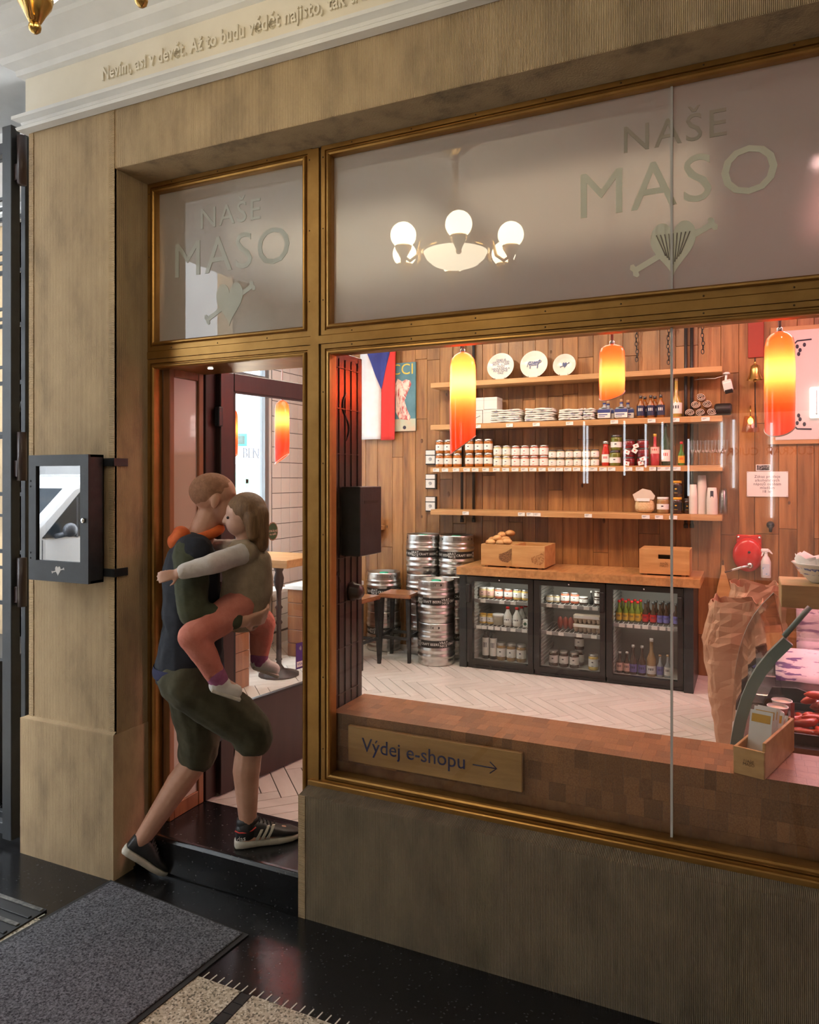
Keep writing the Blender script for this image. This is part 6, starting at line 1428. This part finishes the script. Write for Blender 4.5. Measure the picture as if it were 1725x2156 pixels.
# --- the man's body, one continuous figure
b = B()
hc = (-.05, .02, 1.715)
ell(b, (hc[0]-.012, hc[1], hc[2]+.032), (.100, .077, .085)); ell(b, (hc[0]+.025, hc[1], hc[2]-.025), (.068, .062, .088), R(-8)); capsule(b, (hc[0]+.04, .0, hc[2]-.088), (hc[0]+.04, .04, hc[2]-.088), .026, .026)
capsule(b, (hc[0]+.088, .02, hc[2]+.012), (hc[0]+.112, .02, hc[2]-.028), .010, .015, 8); capsule(b, (hc[0]+.085, .0, hc[2]-.058), (hc[0]+.085, .04, hc[2]-.058), .009, .009, 8); capsule(b, (hc[0]+.072, -.015, hc[2]+.028), (hc[0]+.072, .055, hc[2]+.028), .013, .013, 8)
for l in (-1, 1): ell(b, (hc[0]-.012, hc[1]+l*.080, hc[2]-.008), (.020, .010, .032), R(12))
capsule(b, (-.125, .0, 1.53), (-.075, .01, 1.66), .062, .056)
capsule(b, (-.165, .0, .95), (-.150, .0, 1.10), .135, .125); capsule(b, (-.155, .06, 1.2), (-.155, .07, 1.42), .115, .11); capsule(b, (-.155, -.06, 1.2), (-.145, -.07, 1.42), .115, .11); capsule(b, (-.15, .15, 1.48), (-.14, -.15, 1.48), .075, .075)
capsule(b, (-.165, .185, 1.475), (-.155, .245, 1.245), .056, .045); capsule(b, (-.155, .245, 1.245), (.045, .235, 1.205), .043, .031); hand(b, (.05, .235, 1.203), (1, -.35, .05), (.1, 1, -.5), 1.0, .45, -1)
capsule(b, (-.135, -.185, 1.475), (-.09, -.24, 1.235), .056, .045); capsule(b, (-.09, -.24, 1.235), (.09, -.12, 1.20), .043, .031); hand(b, (.095, -.115, 1.20), (.8, .7, .1), (-.3, -.4, -1), 1.0, .4, 1)
capsule(b, (-.165, .085, .93), (.095, .085, .675), .095, .062); capsule(b, (.095, .085, .675), (.075, .085, .50), .060, .062); capsule(b, (.075, .085, .50), (.082, .085, .265), .060, .038); capsule(b, (.075, .085, .215), (.24, .085, .205), .036, .03)
capsule(b, (-.165, -.085, .92), (-.105, -.10, .54), .095, .062); capsule(b, (-.105, -.10, .54), (-.21, -.10, .41), .060, .062); capsule(b, (-.21, -.10, .41), (-.372, -.10, .175), .060, .038); capsule(b, (-.385, -.10, .165), (-.345, -.10, .09), .028, .02)
man = figure('person', b, skin, vox=.0065, it=5); tag(man, 'man in dark top and khaki shorts stepping into the shop carrying a child', 'person')
# clothing
b = B()
capsule(b, (-.165, .03, 1.00), (-.152, .03, 1.12), .142, .135); capsule(b, (-.165, -.03, 1.00), (-.152, -.03, 1.12), .142, .135); capsule(b, (-.158, .065, 1.2), (-.158, .07, 1.43), .128, .122); capsule(b, (-.158, -.065, 1.2), (-.15, -.07, 1.43), .128, .122); capsule(b, (-.155, .16, 1.485), (-.142, -.16, 1.485), .088, .088)
capsule(b, (-.165, .0, .965), (-.16, .0, 1.0), .155, .15)
figure('top', b, navyc, man, .009, 5, .018)
b = B(); capsule(b, (-.167, .165, 1.485), (-.16, .245, 1.25), .078, .064); capsule(b, (-.16, .245, 1.25), (.0, .238, 1.215), .062, .046); figure('sleeve', b, olive, man, .007, 4, .014)
b = B(); capsule(b, (-.137, -.165, 1.485), (-.095, -.242, 1.24), .078, .064); capsule(b, (-.095, -.242, 1.24), (.05, -.145, 1.21), .062, .046); figure('sleeve', b, olive, man, .007, 4, .014)
b = B(); n = 24
for rr_, z_, c_ in ((.168, .935, 0), ): 
    vs = []; fs = []
    for z1_, rad in ((.935, .160), (.94, .168), (.965, .170), (.985, .164)):
        for i in range(n): a = 2*PI*i/n; vs.append((-.168 + rad*.93*math.cos(a), rad*1.06*math.sin(a), z1_))
    for j in range(3):
        for i in range(n): fs.append((j*n+i, j*n+(i+1)%n, (j+1)*n+(i+1)%n, (j+1)*n+i))
    b.add(vs, fs, True)
o = b.build('blue_hem', pm('blue_hem', (.012, .014, .060), rough=.85), None, sub=1); setp(o, man)
b = B()
for t in range(18):
    a = 2*PI*t/18; a2 = 2*PI*(t+1)/18
    P_ = lambda q: (-.118 + .085*math.cos(q), .082*math.sin(q), 1.565 + .022*math.cos(q) - .012*abs(math.sin(q)))
    capsule(b, P_(a), P_(a2), .024, .024, 8)
capsule(b, (-.20, -.07, 1.56), (-.20, .07, 1.56), .038, .038); capsule(b, (-.225, -.05, 1.53), (-.225, .05, 1.53), .034, .034)
figure('collar', b, orange, man, .007, 3, .008)
b = B(); capsule(b, (-.165, .05, .93), (-.165, -.05, .93), .142, .142); capsule(b, (-.165, .085, .915), (.085, .09, .70), .118, .098); capsule(b, (.085, .09, .70), (.105, .09, .655), .098, .092); capsule(b, (-.165, -.085, .905), (-.115, -.10, .60), .118, .096); capsule(b, (-.115, -.10, .60), (-.125, -.10, .545), .096, .09)
figure('shorts', b, khaki, man, .009, 4, .020)
b = B(); ell(b, (hc[0]-.020, hc[1], hc[2]+.040), (.101, .0795, .083)); figure('hair', b, pm('short_ginger_hair', (.30, .135, .070), (.42, .20, .11), rough=.7, scale=60, bump=.6, bscale=300), man, .006, 2)
eyem = pm('eye', (.05, .04, .04), rough=.1)
for l in (-1, 1):
    e = B().sph((hc[0]+.082, -(hc[1]+l*.031), hc[2]+.008), .011, 10, 8).build('eye', eyem, None); setp(e, man)
# shoes: lofted upper on a pale sole
soleM = pm('off_white_sole', (.62, .58, .50), (.50, .46, .38), rough=.6, scale=25); upM = pm('black_leather', (.016, .016, .017), (.026, .026, .028), rough=.5, scale=30); strM = pm('pale_stripe', (.62, .58, .48), rough=.5)
def shoe(parent, Mx, detail):
    def loft(secs, n=20, cap=True):
        vs = []; fs = []
        for x, w_, zb_, zt_, p_ in secs:
            for i in range(n):
                a = 2*PI*i/n; ca, sa = math.cos(a), math.sin(a)
                vs.append((x, math.copysign(abs(ca)**p_, ca)*w_, (zb_+zt_)/2 + math.copysign(abs(sa)**p_, sa)*(zt_-zb_)/2))
        for j in range(len(secs)-1):
            for i in range(n): fs.append((j*n+i, j*n+(i+1)%n, (j+1)*n+(i+1)%n, (j+1)*n+i))
        fs.append(tuple(range(n))); fs.append(tuple((len(secs)-1)*n+i for i in reversed(range(n)))); return vs, fs
    g = [Mx @ Vector(v) for v in loft([(-.012, .012, .005, .032, .5), (-.008, .028, 0, .036, .45), (.02, .037, 0, .036, .4), (.10, .037, 0, .033, .4), (.18, .047, 0, .030, .4), (.24, .044, .002, .030, .45), (.275, .028, .006, .030, .55), (.287, .010, .012, .026, .7)])[0]]
    s = loft([(0, 0, 0, 0, 1)]*8)[1]
    sh_ = B().add(g, s, True).build('sole', soleM, None); setp(sh_, parent); 
    u = loft([(-.006, .018, .03, .085, .7), (0, .030, .028, .098, .7), (.03, .036, .028, .105, .7), (.07, .037, .028, .112, .75), (.11, .038, .028, .105, .8), (.15, .042, .028, .084, .8), (.20, .044, .026, .064, .75), (.245, .040, .026, .052, .7), (.272, .024, .024, .042, .7), (.282, .008, .026, .034, .8)])
    up_ = B().add([Mx @ Vector(v) for v in u[0]], u[1], True).build('shoe_upper', upM, None); setp(up_, parent)
    cu = B().lathe([(.040, .095), (.043, .108), (.041, .125), (.036, .126)], n=18, M=Mx @ Matrix.Translation((.045, 0, 0)) @ Matrix.Diagonal((1.15, .9, 1, 1)), capb=False, capt=False).build('ankle_collar', upM, None); setp(cu, parent)
    lc = B()
    for k in range(5): lc.tube([Mx @ Vector((.095+k*.017, -.022, .109-k*.009)), Mx @ Vector((.10+k*.017, 0, .116-k*.009)), Mx @ Vector((.095+k*.017, .022, .109-k*.009))], .0035, 5)
    setp(lc.build('laces', M['black'], None), parent)
    if detail:
        for k in range(3):
            x = .075 + k*.024; st_ = B()
            vs = []
            for q in range(6):
                f_ = q/5; xx = x + .028*f_; zz = .036 + .052*f_; yy = -.0375 - .0035*math.sin(f_*PI) + (.010*f_**2)
                vs += [(xx, yy-.0045, zz), (xx+.0125, yy-.0045, zz), (xx, yy+.004, zz), (xx+.0125, yy+.004, zz)]
            fs = []
            for q in range(5): o_ = q*4; fs += [(o_, o_+1, o_+5, o_+4), (o_+2, o_, o_+4, o_+6), (o_+1, o_+3, o_+7, o_+5)]
            fs += [(0, 1, 3, 2), (20, 21, 23, 22)]
            setp(st_.add([Mx @ Vector(v) for v in vs], fs).build('stripe', strM, None), up_)
        setp(B().tube([Mx @ Vector(v) for v in ((-.010, -.016, .080), (.004, -.036, .078), (.035, -.0405, .076), (.062, -.041, .083), (.078, -.039, .094))], .0032, 6).build('red_piping', pm('red_piping', (.60, .04, .03)), None), up_)
    return sh_
Mf = Matrix.Translation((.035, -.085, .170)) @ Matrix.Rotation(R(0), 4, 'Z')
s1 = shoe(man, Mf, True)
Mr_ = Matrix.Translation((-.425, .10, .155)) @ Matrix.Rotation(R(52), 4, 'Y')
s2 = shoe(man, Matrix.Translation((-.447, .10, .138)) @ Matrix.Rotation(R(38), 4, 'Y') @ Matrix.Diagonal((.80, .95, .95, 1)), False)
tx_ = text('heel_lettering', 'das', M['white'], (0, 0, 0), .030, None, rot=(PI/2, 0, 0), ext=.0008); tx_.location = (.048, -.1262, .222); setp(tx_, man)
b = B(); capsule(b, (.078, .085, .26), (.08, .085, .235), .045, .046); figure('sock', b, M['black'], man, .006, 2)

# --- the child, one continuous figure, legs round the man's waist
b = B(); kc = (.085, .125, 1.645)
ell(b, (kc[0]+.004, kc[1], kc[2]+.018), (.082, .074, .078)); ell(b, (kc[0]-.022, kc[1], kc[2]-.022), (.058, .056, .066), R(8)); capsule(b, (kc[0]-.078, kc[1], kc[2]), (kc[0]-.085, kc[1], kc[2]-.022), .008, .011, 8); capsule(b, (kc[0]-.066, kc[1]-.014, kc[2]-.045), (kc[0]-.066, kc[1]+.014, kc[2]-.045), .007, .007, 8)
capsule(b, (.085, .125, 1.52), (.085, .125, 1.60), .036, .036); capsule(b, (.075, .125, 1.28), (.085, .125, 1.47), .085, .078); capsule(b, (.08, .06, 1.49), (.08, .19, 1.49), .045, .045)
capsule(b, (.07, .20, 1.485), (-.075, .315, 1.455), .036, .030); capsule(b, (-.075, .315, 1.455), (-.19, .305, 1.43), .029, .023); hand(b, (-.195, .303, 1.428), (-1, -.12, -.22), (0, 1, .2), .62, .30, 1)
capsule(b, (.07, .05, 1.485), (-.02, -.06, 1.49), .036, .030); capsule(b, (-.02, -.06, 1.49), (-.14, -.10, 1.53), .029, .023); hand(b, (-.145, -.10, 1.532), (-1, .1, .1), (0, -.3, 1), .62, .4, -1)
capsule(b, (.06, .175, 1.255), (-.135, .295, 1.165), .066, .052); capsule(b, (-.135, .295, 1.165), (-.04, .290, .985), .050, .034); capsule(b, (-.04, .29, .975), (.025, .29, .935), .028, .022)
capsule(b, (.075, .075, 1.25), (.185, -.03, 1.13), .066, .052); capsule(b, (.185, -.03, 1.13), (.17, -.02, .97), .050, .034); capsule(b, (.17, -.02, .96), (.23, -.02, .925), .028, .022)
kid = figure('person', b, skin2, vox=.0055, it=4); kid.location = PL + Vector((-.025*math.cos(PA), -.025*math.sin(PA), 0)); tag(kid, 'small child in beige jacket and coral leggings held on the man\'s arm', 'person')
beige = pm('beige_jacket', (.27, .20, .13), (.37, .28, .19), rough=.9, scale=14, bump=.4, bscale=50); pale = pm('pale_sleeve', (.55, .50, .47), (.66, .61, .58), rough=.9, scale=14, bump=.3, bscale=50)
coral = pm('coral_leggings', (.56, .17, .12), (.64, .23, .17), rough=.85, scale=14, bump=.3, bscale=80)
b = B(); capsule(b, (.085, .125, 1.275), (.09, .125, 1.46), .105, .094); capsule(b, (.115, .125, 1.30), (.118, .125, 1.43), .098, .092); capsule(b, (.085, .06, 1.49), (.085, .19, 1.49), .056, .056); capsule(b, (.082, .125, 1.235), (.082, .125, 1.27), .108, .106)
figure('jacket', b, beige, kid, .008, 4, .014)
b = B(); capsule(b, (.07, .20, 1.487), (-.075, .317, 1.457), .050, .042); capsule(b, (-.075, .317, 1.457), (-.175, .307, 1.434), .041, .034); figure('sleeve', b, pale, kid, .006, 4, .010)
b = B(); capsule(b, (.07, .05, 1.487), (-.02, -.06, 1.492), .050, .042); capsule(b, (-.02, -.06, 1.492), (-.12, -.098, 1.522), .041, .034); figure('sleeve', b, pale, kid, .006, 4, .010)
b = B(); capsule(b, (.06, .175, 1.257), (-.137, .297, 1.167), .078, .064); capsule(b, (-.137, .297, 1.167), (-.055, .292, 1.01), .062, .044); figure('legging', b, coral, kid, .006, 4, .010)
b = B(); capsule(b, (.075, .075, 1.252), (.187, -.03, 1.132), .078, .064); capsule(b, (.187, -.03, 1.132), (.172, -.02, 1.0), .062, .044); figure('legging', b, coral, kid, .006, 4, .010)
purp = pm('purple_sock', (.26, .07, .16), (.34, .11, .22), rough=.9, scale=30)
b = B(); capsule(b, (-.052, .292, 1.005), (-.035, .29, .972), .043, .041); figure('sock', b, purp, kid, .006, 2)
b = B(); capsule(b, (.172, -.02, .995), (.17, -.02, .965), .043, .041); figure('sock', b, purp, kid, .006, 2)
wsh = pm('white_child_shoe', (.66, .62, .58), rough=.5)
for dx, l in ((0, .29), (.207, -.02)):
    b = B(); capsule(b, (-.042+dx, l, .955), (.030+dx, l, .922), .036, .031); capsule(b, (-.038+dx, l, .968), (-.02+dx, l, .955), .040, .036); o = figure('shoe', b, wsh, kid, .005, 3)
    so_ = B(); Mq = Matrix.Translation((-.005+dx, -l, .917)) @ Matrix.Rotation(R(24), 4, 'Y'); so_.cbox(-.068, .062, -.031, .031, -.010, .006, .004, M=Mq); q = so_.build('sole', soleM, None); setp(q, kid)
hairM = pm('brown_child_hair', (.17, .085, .035), (.26, .14, .06), rough=.5, scale=18, st=(6, 6, .7), bump=.5, bscale=60, bst=(8, 8, .5))
b = B(); ell(b, (kc[0]+.014, kc[1], kc[2]+.028), (.088, .082, .080)); capsule(b, (kc[0]+.055, kc[1]-.03, kc[2]+.01), (kc[0]+.075, kc[1]-.03, kc[2]-.115), .052, .036); capsule(b, (kc[0]+.055, kc[1]+.035, kc[2]+.01), (kc[0]+.068, kc[1]+.04, kc[2]-.125), .052, .036); capsule(b, (kc[0]+.02, kc[1]+.062, kc[2]+.0), (kc[0]+.03, kc[1]+.068, kc[2]-.08), .032, .026)
figure('hair', b, hairM, kid, .006, 3)
for l in (-1, 1):
    e = B().sph((kc[0]-.0715, -(kc[1]+l*.027), kc[2]-.004), .0065, 10, 8).build('eye', eyem, None); setp(e, kid)
# ================================================================== text curves become meshes
dg = bpy.context.evaluated_depsgraph_get()
for o in [o for o in SC.objects if o.type == 'FONT']:
    me_ = bpy.data.meshes.new_from_object(o.evaluated_get(dg)); nm_ = o.name
    n_ = bpy.data.objects.new(nm_ + '_', me_); COL.objects.link(n_); n_.parent = o.parent
    n_.location = o.location; n_.rotation_euler = o.rotation_euler; n_.scale = o.scale
    for k_ in ('label', 'category', 'kind', 'group'):
        if k_ in o: n_[k_] = o[k_]
    bpy.data.objects.remove(o); n_.name = nm_
